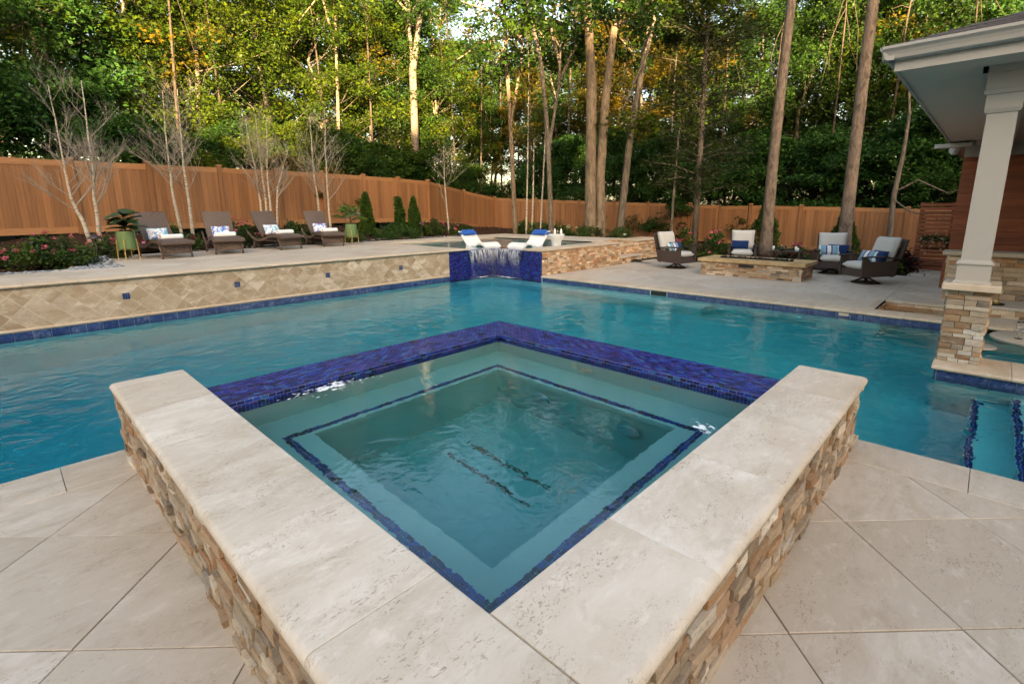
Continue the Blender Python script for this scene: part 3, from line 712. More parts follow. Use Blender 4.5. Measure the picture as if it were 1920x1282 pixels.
# raised stone wall right of the waterfall, steps and return wall
sw = thing('stone_wall', 'raised ledger stone wall between the waterfall and the garden steps', 'wall')
boxo('core', MAT['mortar'], sw, 9.56, 13.2, 8.16, 8.6, -.05, DECK_R-.052)
j = MB(); stone_face(sw, ST, (9.55, 8.155, 0), (13.2, 8.155, 0), (0, -1, 0), 0, DECK_R-.05, .055, .08, .26, 11, .03, j)
tag(j.build('stone_cladding', MAT['ledger_far'], sw, fix=False), kind='stuff')
boxo('light_plate', MAT['cop_e'], sw, 9.75, 9.95, 8.09, 8.12, .32, .44)
gs = thing('garden_stair', 'two travertine treads with stone risers climbing to the raised terrace', 'steps')
for zt, y0 in ((.17, 8.13), (.48, 8.50)):
    boxo('tread', MAT['cop_e'], gs, 13.21, 14.6, y0, y0+.50, zt, zt+.05)
    boxo('riser', MAT['mortar'], gs, 13.22, 14.59, y0+.05, 9.12, max(0, zt-.31), zt-.002)
    j = MB(); stone_face(gs, ST, (13.21, y0+.045, 0), (14.6, y0+.045, 0), (0, -1, 0), max(0, zt-.26), zt, .055, .08, .26, 12, .02, j)
    tag(j.build('stone_cladding', MAT['ledger_far'], gs, fix=False), kind='stuff')
j = MB(); stone_face(gs, ST, (13.21, 9.11, 0), (14.6, 9.11, 0), (0, -1, 0), .53, DECK_R-.01, .055, .08, .26, 13, .02, j); tag(j.build('stone_cladding', MAT['ledger_far'], gs, fix=False), kind='stuff')
w2 = thing('stone_wall', 'short ledger stone retaining wall ending behind the swivel chair by the steps', 'wall')
boxo('core', MAT['mortar'], w2, 14.62, 16.3, 8.30, 9.1, -.1, .61)
j = MB(); stone_face(w2, ST, (14.6, 8.29, 0), (16.3, 8.29, 0), (0, -1, 0), -.02, .61, .055, .08, .26, 14, .03, j); stone_face(w2, ST, (14.61, 9.1, 0), (14.61, 8.29, 0), (-1, 0, 0), .0, .61, .055, .08, .26, 15, .03, j)
tag(j.build('stone_cladding', MAT['ledger_far'], w2, fix=False), kind='stuff')
MB().extr(bull(.95, .05, .025), (14.56, 8.22, .665), (16.32, 8.22, .665), (0, 1, 0)).build('cap', MAT['cop_e'], w2, auto=True)

# ------------------------------------------------------------------ spa
spa = thing('spa', 'raised square spa with cream coping arms, stone sides and a blue mosaic rim', 'spa')
X0, Y0, XI, YI = .40, .482, .842, .912
boxo('wall', MAT['mortar'], spa, X0+.045, XI-.012, Y0+.045, 4.2, -.08, SPA_Z-.052)
boxo('wall', MAT['mortar'], spa, XI-.012, 4.0, Y0+.045, YI-.012, -.08, SPA_Z-.052)
boxo('inner_wall', MAT['plaster'], spa, XI-.012, XI, YI-.012, 3.98, -.98, SPA_Z-.052); boxo('inner_wall', MAT['plaster'], spa, XI, 3.94, YI-.012, YI, -.98, SPA_Z-.052)
boxo('wall', MAT['plaster'], spa, 3.455, 3.90, YI, 3.52, -2.7, .395); boxo('wall', MAT['plaster'], spa, XI, 3.90, 3.525, 3.97, -2.7, .395)
boxo('wall', MAT['mortar'], spa, .46, 3.9, .53, 3.9, -2.7, -.98)
boxo('floor', MAT['plaster'], spa, XI, 3.46, YI, 3.53, -.98, -.88)
for b in ((XI, 1.31, YI, 3.53), (1.31, 3.46, YI, 1.40), (3.06, 3.46, 1.40, 3.53), (1.31, 3.06, 3.14, 3.53)): boxo('bench', MAT['plaster'], spa, *b, -.16, -.09)
for b in ((XI, 1.24, YI, 3.53), (1.24, 3.46, YI, 1.33), (3.13, 3.46, 1.33, 3.53), (1.24, 3.13, 3.21, 3.53)): boxo('bench_base', MAT['plaster'], spa, *b, -.88, -.16)  # base set back so the added bench overhang shades the well walls
mb = MB(); rr = random.Random(9)                                      # mosaic trim along the bench edge
TZ = -.09
for o_, u_, v_, l_ in (((1.13, 1.215, TZ), (1, 0, 0), (0, 1, 0), 2.02), ((1.13, 3.18, TZ), (1, 0, 0), (0, 1, 0), 2.02), ((1.13, 1.268, TZ), (0, 1, 0), (1, 0, 0), 1.91), ((3.097, 1.268, TZ), (0, 1, 0), (1, 0, 0), 1.91)):
    mosaic_patch(mb, o_, u_, v_, (0, 0, 1), l_, .052, .05, .026, rr=rr)
tag(mb.build('bench_trim', MAT['mosaic'], spa), kind='stuff')
mb = MB()                                                             # wet rim of the vanishing edge
ZR = .395
mosaic_patch(mb, (3.455, YI, ZR), (0, 1, 0), (1, 0, 0), (0, 0, 1), 3.06-.0, .45, .052, .026, rr=rr)
mosaic_patch(mb, (XI, 3.525, ZR), (1, 0, 0), (0, 1, 0), (0, 0, 1), 3.455-XI-.002, .45, .052, .026, rr=rr)
mosaic_patch(mb, (3.90, YI, -.35), (0, 1, 0), (0, 0, 1), (1, 0, 0), 3.06, .745, .052, .026, rr=rr); mosaic_patch(mb, (XI, 3.97, -.35), (1, 0, 0), (0, 0, 1), (0, 1, 0), 3.06, .745, .052, .026, rr=rr)
mosaic_patch(mb, (3.455, YI, .24), (0, 1, 0), (0, 0, 1), (-1, 0, 0), 2.61, .156, .052, .026, rr=rr); mosaic_patch(mb, (XI, 3.525, .24), (1, 0, 0), (0, 0, 1), (0, -1, 0), 2.61, .156, .052, .026, rr=rr)
tag(mb.build('rim_mosaic', MAT['mosaic'], spa), kind='stuff')
coping_run(spa, MAT['cop_l'], (X0, Y0, SPA_Z), (X0, 4.23, SPA_Z), (1, 0, 0), [1.16-Y0, 1.785-Y0, 2.86-Y0, 3.5-Y0], XI-X0, .056, .026, .0014)
coping_run(spa, MAT['cop_r'], (XI+.0014, Y0, SPA_Z), (4.03, Y0, SPA_Z), (0, 1, 0), [.62, 1.33, 1.98, 2.6], YI-Y0, .056, .026, .0014)
j = MB(); stone_face(spa, ST, (.445, 4.2, 0), (.445, .53, 0), (-1, 0, 0), -.004, SPA_Z-.056, .044, .07, .22, 21, .026, j, solo=lambda p: p.y < 2.72)
stone_face(spa, ST, (.445, .525, 0), (4.0, .525, 0), (0, -1, 0), -.004, SPA_Z-.056, .044, .07, .22, 22, .026, j, solo=lambda p: p.x < 2.75)
stone_face(spa, ST, (.83, 4.2, 0), (.445, 4.2, 0), (0, 1, 0), -.3, SPA_Z-.056, .06, .1, .25, 23, .03, j); stone_face(spa, ST, (4.0, .53, 0), (4.0, .9, 0), (1, 0, 0), -.3, SPA_Z-.056, .06, .1, .25, 24, .03, j)
boxo('wall', MAT['mortar'], spa, .45, .83, 4.1, 4.2, -.4, -.08); boxo('wall', MAT['mortar'], spa, 3.92, 4.0, .53, .9, -.4, -.08)
tag(j.build('stone_cladding', MAT['ledger_j'], spa, fix=False), kind='stuff')
DRAIN = m_plain('drain_grate', (.05, .07, .072), .6, .3)
for x in (2.22, 2.43):                                                # channel drain outlines
    MB().bb(x-.012, x+.012, 1.99, 2.82, -.881, -.872).build('drain_slot', DRAIN, spa)
for y, z in ((2.55, .12), (2.38, .10), (1.75, .10), (2.46, .05)):
    MB().lathe([(.04, 0), (.045, .008), (.028, .014), (.022, .006)], 20).build('jet', MAT['white_dark'], spa, loc=(3.449, y, z), rot=(0, -math.pi/2, 0), smooth=True)
LAMPB = m_plain('lamp_lens', (.20, .34, .42), .3, .4)  # pale blue colour stands in for the faint glow of the lamp
for y in (1.75, 2.6):
    MB().lathe([(.09, 0), (.095, .008), (.06, .014), (.02, .014)], 24).build('underwater_lamp', LAMPB, spa, loc=(3.06, y, -.40), rot=(0, -math.pi/2, 0), smooth=True)
def foam(name, cx, cy, z, n, sx, sy, rz, seed, lab):
    r_ = random.Random(seed); mb = MB(); c, s_ = math.cos(rz), math.sin(rz)
    for k in range(n):
        a, b = r_.gauss(0, sx), r_.gauss(0, sy); q = r_.uniform(.0025, .008)*(1.5 if abs(a) < sx*.6 else .8)
        x, y = cx+a*c-b*s_, cy+a*s_+b*c; el = r_.uniform(1, 3.2); th = rz+r_.uniform(-.5, .5)
        ring = []
        for lat in (0, 1):
            for m_ in range(7):
                t_ = 2*math.pi*m_/7; rr_ = q*(1 if lat == 0 else .6)*r_.uniform(.75, 1.25)
                px, py = rr_*el*math.cos(t_), rr_*math.sin(t_)
                ring.append((x+px*math.cos(th)-py*math.sin(th), y+px*math.sin(th)+py*math.cos(th), z-.002+(lat*q*.35)))
        ring.append((x, y, z-.002+q*.5))
        mb.add(ring, [(m_, (m_+1) % 7, 7+(m_+1) % 7, 7+m_) for m_ in range(7)]+[(7+m_, 7+(m_+1) % 7, 14) for m_ in range(7)])
    return tag(mb.build(name, MAT['foam'], smooth=True), lab, 'foam', kind='stuff')
foam('foam', 1.60, 3.44, .357, 150, .16, .045, R(-3), 1, 'white churned bubbles beside the spa rim')
foam('foam', 2.80, 1.10, .357, 50, .05, .025, R(60), 2, 'small white bubbles beside the spa coping arm')
foam('foam', 9.08, 9.82, WATER_Z, 260, .28, .03, 0, 3, 'white foam line under the waterfall along the tiled wall side')
foam('foam', 9.43, 9.30, WATER_Z, 300, .34, .03, math.pi/2, 4, 'white foam line under the waterfall along the stone wall side')

# ------------------------------------------------------------------ fences
PLANK = MB().bb(-.074, .074, -.011, .011, 0, 1).mesh('plank', MAT['fence'])
def fence(name, label, pts, base, gate=None, H_=1.83):
    """pts: post positions, base: ground height at each post"""
    f = thing(name, label, 'fence')
    for i, ((x, y), z) in enumerate(zip(pts, base)):
        a = pts[max(i-1, 0)]; b = pts[min(i+1, len(pts)-1)]; ang = math.atan2(b[1]-a[1], b[0]-a[0])
        p = MB().bb(-.064, .064, -.064, .064, -.15, H_+.035).build('post', MAT['fence'], f, loc=(x, y, z), rot=(0, 0, ang), bevel=.006)
        MB().add([(-.08, -.08, 0), (.08, -.08, 0), (.08, .08, 0), (-.08, .08, 0), (-.08, -.08, .025), (.08, -.08, .025), (.08, .08, .025), (-.08, .08, .025), (0, 0, .06)],
                 [(0,3,2,1),(0,1,5,4),(1,2,6,5),(2,3,7,6),(3,0,4,7),(4,5,8),(5,6,8),(6,7,8),(7,4,8)]).build('post_cap', MAT['fence_x'], p, loc=(0, 0, H_+.034))
    for i in range(len(pts)-1):
        if gate and i in gate: continue
        panel(f, pts[i], pts[i+1], base[i], base[i+1], H_)
    return f
def panel(f, a, b, za, zb, H_, rails=True, inset=.064):
    A, B = Vector((*a, za)), Vector((*b, zb)); d = B-A; L = math.hypot(d.x, d.y); u = Vector((d.x, d.y, 0))/L; ang = math.atan2(u.y, u.x)
    A2, B2 = A+d*(inset/L), B-d*(inset/L); nrm = Vector((u.y, -u.x, 0))
    for z0, z1 in ((.03, .19), (H_-.15, H_)):
        MB().extr([(-.024, z0), (.024, z0), (.024, z1), (-.024, z1)], (0, 0, 0), B2-A2, nrm).build('rail', MAT['fence_x'], f, loc=A2)
    l_ = L-2*inset; n = max(1, round(l_/.152)); w_ = l_/n
    for k in range(n):
        t_ = (k+.5)/n; p = A2.lerp(B2, t_)
        inst('plank', PLANK, f, (p.x, p.y, p.z+.15), (0, 0, ang), (w_/.152, 1, H_-.27))
LX = [-3.6, -1.85, -.1, 1.63, 3.29, 5.14, 6.93, 8.65, 10.44, 12.17, 13.9]
lp = [(x, 16.3+(x+4)*.1264) for x in LX]+[(17.35, 20.1), (20.0, 20.6)]
lb = [1.10, 1.10, 1.11, 1.12, 1.14, 1.16, 1.17, 1.18, 1.17, 1.15, 1.10, .80, .50]
fence('fence', 'long tan wooden privacy fence on the bank behind the wicker loungers', lp, lb)
rp = [(20.0, 20.6), (21.1, 18.4), (22.2, 16.3), (23.0, 14.6), (23.6, 12.95), (24, 10.9), (24, 8.05), (24, 6.0), (24, 4.25), (23.95, 2.4), (23.95, .6), (23.95, -1.2), (23.95, -3)]
rb = [.50, .38, .27, .19, .11, .03, -.06, -.13, -.18, -.25, -.28, -.3, -.3]
f2 = fence('fence', 'tan wooden privacy fence running behind the fire pit chairs', rp[1:], rb[1:], gate=(4,))
panel(f2, rp[0], rp[1], rb[0], rb[1], 1.83)
gt = thing('gate', 'double-leaf tan wooden gate in the fence behind the rose bush', 'gate')
for y0, y1, z in ((10.80, 9.50, .02), (9.46, 8.15, -.03)):
    leaf = empty('gate_leaf', (0, 0, 0)); leaf.parent = gt
    for ye in (y0, y1): boxo('stile', MAT['fence'], leaf, 23.975, 24.03, min(ye, ye+(-.11 if ye == y0 else .11)), max(ye, ye+(-.11 if ye == y0 else .11)), z+.05, z+1.78)
    for z0 in (.06, 1.63): boxo('rail', MAT['fence_x'], leaf, 23.978, 24.026, y1+.11, y0-.11, z+z0, z+z0+.15)
    n = 7; wv = (y0-y1-.22)/n
    for k in range(n): inst('plank', PLANK, leaf, (24.002, y1+.11+(k+.5)*wv, z+.15), (0, 0, math.pi/2), (wv/.152, 1, 1.55))

# ------------------------------------------------------------------ pool house on the far side of the bar
ph = thing('pool_house', 'pool house with cedar siding, white column on a stone pier and deep white eaves', 'house')
# pier and column
pier = empty('pier', (0, 0, 0)); pier.parent = ph
PX0, PX1, PY0, PY1 = 7.03, 7.37, -.07, .25
boxo('core', MAT['mortar'], pier, PX0, PX1, PY0, PY1, -.01, .79)
stone_face(pier, STG, (PX0, PY1+.01, 0), (PX0, PY0-.01, 0), (-1, 0, 0), 0, .785, .056, .07, .20, 31, .022)
stone_face(pier, STG, (PX1, PY1, 0), (PX0, PY1, 0), (0, 1, 0), 0, .785, .056, .07, .20, 32, .022)
j = MB(); stone_face(pier, STG, (PX0, PY0, 0), (PX1, PY0, 0), (0, -1, 0), 0, .785, .056, .07, .2, 33, .022, j); tag(j.build('stone_cladding', MAT['ledger_far'], pier, fix=False), kind='stuff')
MB().bb(PX0-.10, PX1+.08, PY0-.075, PY1+.065, .785, .86).build('cap', MAT['cop_e'], pier, bevel=.012)
colm = empty('column', (7.19, .09, 0)); colm.parent = ph
def sq(z0, z1, h0, h1): return MB().add([(-h0,-h0,z0),(h0,-h0,z0),(h0,h0,z0),(-h0,h0,z0),(-h1,-h1,z1),(h1,-h1,z1),(h1,h1,z1),(-h1,h1,z1)], [(0,3,2,1),(4,5,6,7),(0,1,5,4),(1,2,6,5),(2,3,7,6),(3,0,4,7)])
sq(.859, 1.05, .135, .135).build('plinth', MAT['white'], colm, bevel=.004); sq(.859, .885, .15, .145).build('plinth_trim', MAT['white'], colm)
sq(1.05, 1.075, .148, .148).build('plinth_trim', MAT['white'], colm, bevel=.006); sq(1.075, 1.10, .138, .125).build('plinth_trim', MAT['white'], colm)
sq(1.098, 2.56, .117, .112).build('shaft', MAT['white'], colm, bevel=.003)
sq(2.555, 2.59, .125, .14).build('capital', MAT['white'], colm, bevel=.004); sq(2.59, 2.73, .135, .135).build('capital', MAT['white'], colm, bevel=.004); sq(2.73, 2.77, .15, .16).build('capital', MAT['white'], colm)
# beams, soffit, fascia, gutter
SZ = 2.99
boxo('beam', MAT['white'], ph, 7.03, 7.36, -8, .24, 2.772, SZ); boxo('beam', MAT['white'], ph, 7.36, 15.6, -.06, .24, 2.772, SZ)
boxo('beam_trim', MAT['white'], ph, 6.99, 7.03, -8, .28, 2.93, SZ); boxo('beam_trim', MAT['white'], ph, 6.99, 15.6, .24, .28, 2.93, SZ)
EX, EY = 6.51, .93
boxo('soffit', MAT['white_dark'], ph, EX+.02, 19.5, -8, EY-.02, SZ, SZ+.02)
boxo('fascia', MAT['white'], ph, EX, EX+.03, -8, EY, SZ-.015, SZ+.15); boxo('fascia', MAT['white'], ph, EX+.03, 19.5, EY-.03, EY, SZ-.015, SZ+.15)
gp = [(0, .02), (-.05, .02), (-.075, .035), (-.085, .07), (-.10, .10), (-.125, .125), (-.125, .15), (-.118, .15), (-.11, .13), (-.04, .06), (0, .06)]
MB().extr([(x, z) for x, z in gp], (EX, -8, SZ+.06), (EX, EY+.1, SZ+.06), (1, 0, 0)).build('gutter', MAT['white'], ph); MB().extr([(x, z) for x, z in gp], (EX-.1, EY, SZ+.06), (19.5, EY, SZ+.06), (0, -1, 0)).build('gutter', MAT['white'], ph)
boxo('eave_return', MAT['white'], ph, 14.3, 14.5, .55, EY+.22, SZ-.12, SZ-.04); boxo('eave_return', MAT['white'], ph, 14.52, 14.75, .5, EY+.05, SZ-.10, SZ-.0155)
# shingled hip roof: courses of shingles as stepped strips
rfm = MB(); pitch = math.tan(R(19)); zr0 = SZ+.205
roof = tag(MB().add([(EX-.06, -9, zr0), (EX-.06, EY+.06, zr0), (20, EY+.06, zr0), (EX+4.9, -3.9, zr0+4.96*pitch), (20, -3.9, zr0+4.96*pitch), (EX+4.9, -9, zr0+4.96*pitch)],
           [(0, 1, 3, 5), (1, 2, 4, 3), (3, 4, 5)]).build('roof', MAT['shingle'], ph))
for k in range(16):
    o_ = k*.14; x = EX-.07+o_; z = zr0+o_*pitch+.004; yy = EY+.07-o_
    s_ = yy; r_ = random.Random(k)
    while s_ > -2.2:
        l_ = r_.uniform(.22, .36); e0, e1 = s_, max(s_-l_, -2.2); tk = r_.choice((.006, .012, .016))
        MB().add([(x, e0, z), (x, e1, z), (x+.15, e1, z+.15*pitch), (x+.15, e0, z+.15*pitch), (x, e0, z+tk), (x, e1, z+tk), (x+.15, e1, z+.15*pitch+tk*.3), (x+.15, e0, z+.15*pitch+tk*.3)],
                 [(0,3,2,1),(4,5,6,7),(0,1,5,4),(1,2,6,5),(2,3,7,6),(3,0,4,7)]).build('shingle', MAT['shingle'], roof); s_ -= l_+.004
# cedar wall behind, stone wainscot in front
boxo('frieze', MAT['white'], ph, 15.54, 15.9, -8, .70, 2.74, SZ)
boxo('wall', MAT['cedar'], ph, 15.62, 19.4, -8, .68, -.5, SZ)
zb = .10; k = 0
while zb < 2.73:
    h = min(.142, 2.738-zb)
    MB().bb(-.02, .03, -2.6, .35, 0, h-.006).build('siding_board', MAT['cedar'], ph, loc=(15.60, .36-.01, zb)); MB().bb(0, 3.5, -.02, .012, 0, h-.006).build('siding_board', MAT['cedar_x'], ph, loc=(15.6, .69, zb)); zb += .142
boxo('corner_board', MAT['cedar'], ph, 13.46, 13.56, .56, .66, 0, .62)
boxo('wainscot_core', MAT['mortar'], ph, 11.9, 12.2, -6, .50, -.75, .80); j = MB()
stone_face(ph, STG, (11.89, .50, 0), (11.89, -2.6, 0), (-1, 0, 0), -.75, .80, .085, .14, .42, 41, .03, j); stone_face(ph, STG, (12.2, .51, 0), (11.89, .51, 0), (0, 1, 0), 0, .80, .085, .12, .3, 42, .03, j)
tag(j.build('stone_cladding', MAT['ledger_far'], ph, fix=False), kind='stuff')
MB().bb(11.80, 12.3, -6, .60, .80, .87).build('wainscot_cap', MAT['cop_e'], ph, bevel=.01)
for z0, x0, nm in ((.02, 11.0, 'bar_shelf'), (-.16, 10.2, 'bar_counter')): MB().bb(x0, 11.95, -6, .38, z0, z0+.05).build(nm, MAT['trav_r'], ph, bevel=.01)
j = MB(); stone_face(ph, STG, (11.05, .36, 0), (11.05, -3, 0), (-1, 0, 0), -.11, .02, .06, .12, .3, 43, .02, j); stone_face(ph, STG, (11.09, 1.24, 0), (11.09, .3, 0), (-1, 0, 0), -.7, -.05, .08, .12, .3, 44, .02, j); stone_face(ph, STG, (10.05, 1.247, 0), (11.09, 1.247, 0), (0, -1, 0), -.7, -.05, .07, .12, .3, 45, .02, j)
tag(j.build('stone_cladding', MAT['ledger_far'], ph, fix=False), kind='stuff'); boxo('bar_core', MAT['mortar'], ph, 11.07, 11.9, -6, .35, -.75, .019)
# flood lamp under the eave
fl = empty('flood_lamp', (15.1, .86, SZ-.06)); fl.parent = ph
MB().lathe([(.03, 0), (.05, .02), (.05, .06)], 14).build('mount', MAT['white'], fl, smooth=True)
for s_ in (-1, 1): MB().lathe([(.03, .0), (.045, .05), (.07, .12), (.074, .15), (.06, .145)], 14).build('head', MAT['whiteplastic'], fl, smooth=True, loc=(-.03, .06*s_, -.02), rot=(R(40*s_), R(-140), 0))
# pool divider below the pier, bar table and stool in the water
dv = thing('pool_divider', 'low pool wall with cream coping under the white column', 'wall')
boxo('core', MAT['plaster'], dv, 6.79, 7.36, -6, .24, -2.4, -.052); coping_run(dv, MAT['cop_e'], (6.73, .28, 0), (6.73, -5, 0), (1, 0, 0), [.61, 1.22, 1.83, 2.44, 3.05, 3.66, 4.3], .70, .052, .026)
waterline(dv, (6.785, .235, 0), (6.785, -2.4, 0), (-1, 0, 0)); waterline(dv, (6.80, .245, 0), (7.36, .245, 0), (0, 1, 0))
tb = thing('bar_table', 'round stone swim-up table standing in the water beside the pier', 'table', (8.65, -.62, 0))
MB().lathe([(.0, -.045), (.44, -.045), (.47, -.03), (.475, -.01), (.46, 0), (.0, 0)], 40).build('tabletop', MAT['trav_r'], tb, auto=True, loc=(0, 0, .06)); MB().lathe([(.16, -1.5), (.11, -1.3), (.10, -.2), (.15, .016)], 20).build('pedestal', MAT['plaster'], tb, smooth=True)
sl = thing('bar_stool', 'round stone stool just above the water beside the swim-up table', 'stool', (8.45, -.05, 0))
MB().lathe([(.0, -.03), (.17, -.03), (.19, -.015), (.18, 0), (.0, 0)], 30).build('seat', MAT['trav_r'], sl, auto=True, loc=(0, 0, -.07)); MB().lathe([(.10, -1.5), (.07, -1.3), (.07, -.09)], 16).build('pedestal', MAT['plaster'], sl, smooth=True)
def wineglass(x, y, z, lab):
    g_ = thing('wine_glass', lab, 'glass', (x, y, z)); MB().lathe([(.036, 0), (.036, .003), (.006, .006), (.004, .02), (.004, .09), (.012, .10), (.034, .125), (.042, .155), (.038, .19), (.033, .21), (.031, .21), (.036, .188), (.040, .155), (.032, .127), (.0, .105)], 20).build('bowl', MAT['glass'], g_, smooth=True, fix=False)
wineglass(8.52, -.40, .06, 'stemmed wine glass on the swim-up table nearer the stone wall'); wineglass(8.40, -.52, .06, 'stemmed wine glass on the rim of the swim-up table')
br = thing('barrel', 'small dark wooden barrel on the stone shelf behind the pier', 'barrel', (11.45, .10, .07))
MB().lathe([(.09, 0), (.115, .06), (.125, .13), (.115, .20), (.09, .26)], 24).build('staves', MAT['cedar'], br, smooth=True)
for z in (.03, .09, .17, .23): MB().lathe([(.118+.01*math.sin(z*12)-.012, -.008), (.123+.01*math.sin(z*12)-.008, 0), (.118+.01*math.sin(z*12)-.012, .008)], 24, (0, 0, z)).build('hoop', MAT['black'], br, smooth=True)
ty = thing('tray', 'round dark tray with a copper mug and bottle on the stone shelf', 'tray', (11.25, -.14, .07))
MB().lathe([(.0, 0), (.15, 0), (.165, .02), (.155, .02), (.145, .008), (.0, .008)], 28).build('dish', MAT['black'], ty, smooth=True)
MB().lathe([(.03, .008), (.042, .03), (.045, .06), (.035, .085), (.03, .085), (.0, .05)], 18, (.0, -.06, 0)).build('mug', MAT['gold'], ty, smooth=True); MB().lathe([(.03, .008), (.034, .05), (.014, .09), (.011, .13), (.0, .13)], 16, (.0, .05, 0)).build('bottle', MAT['glass'], ty, smooth=True)

# cedar slat screen with a hanging planter, stepping stones
ss = thing('slat_screen', 'reddish cedar screen of horizontal slats beside the pool house', 'screen')
SX = 17.0
for y in (1.41, .78): boxo('post', MAT['cedar'], ss, SX+.03, SX+.09, y-.04, y+.04, -.06, 1.76)
for k in range(17): MB().bb(SX-.012, SX+.028, -.36, .36, 0, .076).build('slat', MAT['cedar'], ss, loc=(0, 1.09, .03+k*.102))
for k in range(17): MB().bb(0, 1.6, -.015, .015, 0, .076).build('slat', MAT['cedar_x'], ss, loc=(SX+.05, 1.45, .03+k*.102))
st_ = tag(empty('path'), 'grey stepping stone path leading to the cedar screen', 'path', kind='structure')
for k in range(3): MB().bb(-.25, .25, -.34, .34, -.05, .02).build('stepping_stone', MAT['trav_r'], st_, loc=(15.62+k*.60, 1.04, 0), bevel=.01)

# ------------------------------------------------------------------ furniture
def lounger():
    t = thing('lounger', 'x', 'lounger')
    zf = lambda y: .335+.045*math.sin(math.pi*min(1, max(0, (y-.02)/.95)))
    mb = MB(); mb.grid(lambda u, v: ((u-.5)*.60, v*.98, zf(v*.98)+.035-(.02 if v < .01 else 0)), 4, 14); mb.grid(lambda u, v: ((u-.5)*.60, v*.98, zf(v*.98)-.03), 4, 14, True)
    mb.grid(lambda u, v: ((u-.5)*.60, 0, zf(0)-.03+v*.046), 4, 1, True); mb.build('seat', MAT['wick'], t, smooth=False)
    bk = lambda v: (.93+.50*v+.05*math.sin(math.pi*v), .335+.665*v)
    mb = MB()
    def F(off):
        return lambda u, v: ((u-.5)*(.60+.03*v), bk(v)[0]+off*.8, bk(v)[1]-off*.4)
    mb.grid(F(-.02), 6, 12, True); mb.grid(F(.025), 6, 12)
    for u_ in (0, 1): mb.grid(lambda u, v, u_=u_: F(-.02+u*.045)(u_, v), 1, 12, u_ == 0)
    mb.grid(lambda u, v: F(-.02+v*.045)(u, 1), 6, 1, True); mb.build('backrest', MAT['wick_ch'], t, fix=False)
    for s_ in (-1, 1):
        pts = [(0, .335), (.18, .355), (.45, .375), (.62, .36), (.80, .295), (1.0, .245), (1.2, .245), (1.38, .29), (1.55, .385), (1.66, .47)]
        mb = MB(); pr = []
        for y, z in pts: pr.append([(s_*.30, y, z-.038), (s_*.335, y, z-.038), (s_*.335, y, z+.034), (s_*.30, y, z+.034)])
        vs_ = [p for r_ in pr for p in r_]; fs = [(0, 1, 2, 3), tuple(4*(len(pr)-1)+k for k in (3, 2, 1, 0))]
        for i in range(len(pr)-1):
            for k in range(4): fs.append((4*i+k, 4*i+(k+1) % 4, 4*i+4+(k+1) % 4, 4*i+4+k))
        mb.add(vs_, fs).build('side_rail', MAT['wick'], t, bevel=.01)
        MB().tube([(s_*.30, .22, .33), (s_*.295, .19, .22), (s_*.29, .15, .10), (s_*.29, .135, 0)], [.028, .024, .02, .026], 8).build('leg', MAT['wick'], t, smooth=True)
        MB().tube([(s_*.30, 1.36, .27), (s_*.30, 1.40, .12), (s_*.30, 1.42, 0)], [.028, .022, .024], 8).build('leg', MAT['wick'], t, smooth=True)
    MB().bb(-.29, .29, .185, .205, .09, .32).build('apron', MAT['wick_ch'], t); MB().bb(-.29, .29, 1.36, 1.38, .09, .26).build('apron', MAT['wick_dk'], t)
    MB().bb(-.29, .29, .20, 1.36, .22, .245).build('underframe', MAT['wick_dk'], t)
    return t
LOUNGE = lounger()
lab = ['brown wicker chaise lounger with a pink floral pillow, beside the big-leaf potted plant', 'brown wicker chaise lounger with a deep blue floral pillow half hidden by its towel roll',
       'brown wicker chaise lounger with a pale lilac floral pillow, third from the big-leaf planter', 'brown wicker chaise lounger with a vivid blue floral pillow, beside the potted palm']
spots = [(2.80, 12.80, 8), (3.88, 13.02, -7), (5.50, 13.28, 10), (6.76, 13.48, -3)]
plab = ['pink and aqua floral pillow on the lounger by the big-leaf plant', 'deep blue floral pillow half behind a towel roll', 'pale lilac floral pillow on the third lounger', 'vivid blue and pink floral pillow on the lounger by the palm']
tlab = ['rolled white towel with a mint edge on the lounger by the big-leaf plant', 'rolled white towel lying in front of the deep blue pillow', 'rolled white towel beside the pale lilac pillow', 'rolled white towel on the lounger by the potted palm']
def towel_mesh():
    mb = MB(); n = 22
    prof = [(.0, -.235), (.018, -.228), (.02, -.236), (.034, -.228), (.037, -.236), (.052, -.226), (.060, -.232), (.067, -.215), (.066, -.05), (.0655, .05), (.067, .215), (.060, .232), (.052, .226), (.037, .236), (.034, .228), (.02, .236), (.018, .228), (.0, .235)]
    mb.lathe(prof, n); return mb.mesh('towel_roll', MAT['towel'], True)
TOW = towel_mesh()
RIMT = MB().lathe([(.058, .228), (.0665, .226), (.0685, .216), (.066, .212), (.05, .23)], 22).mesh('towel_edge', MAT['teal'], True)
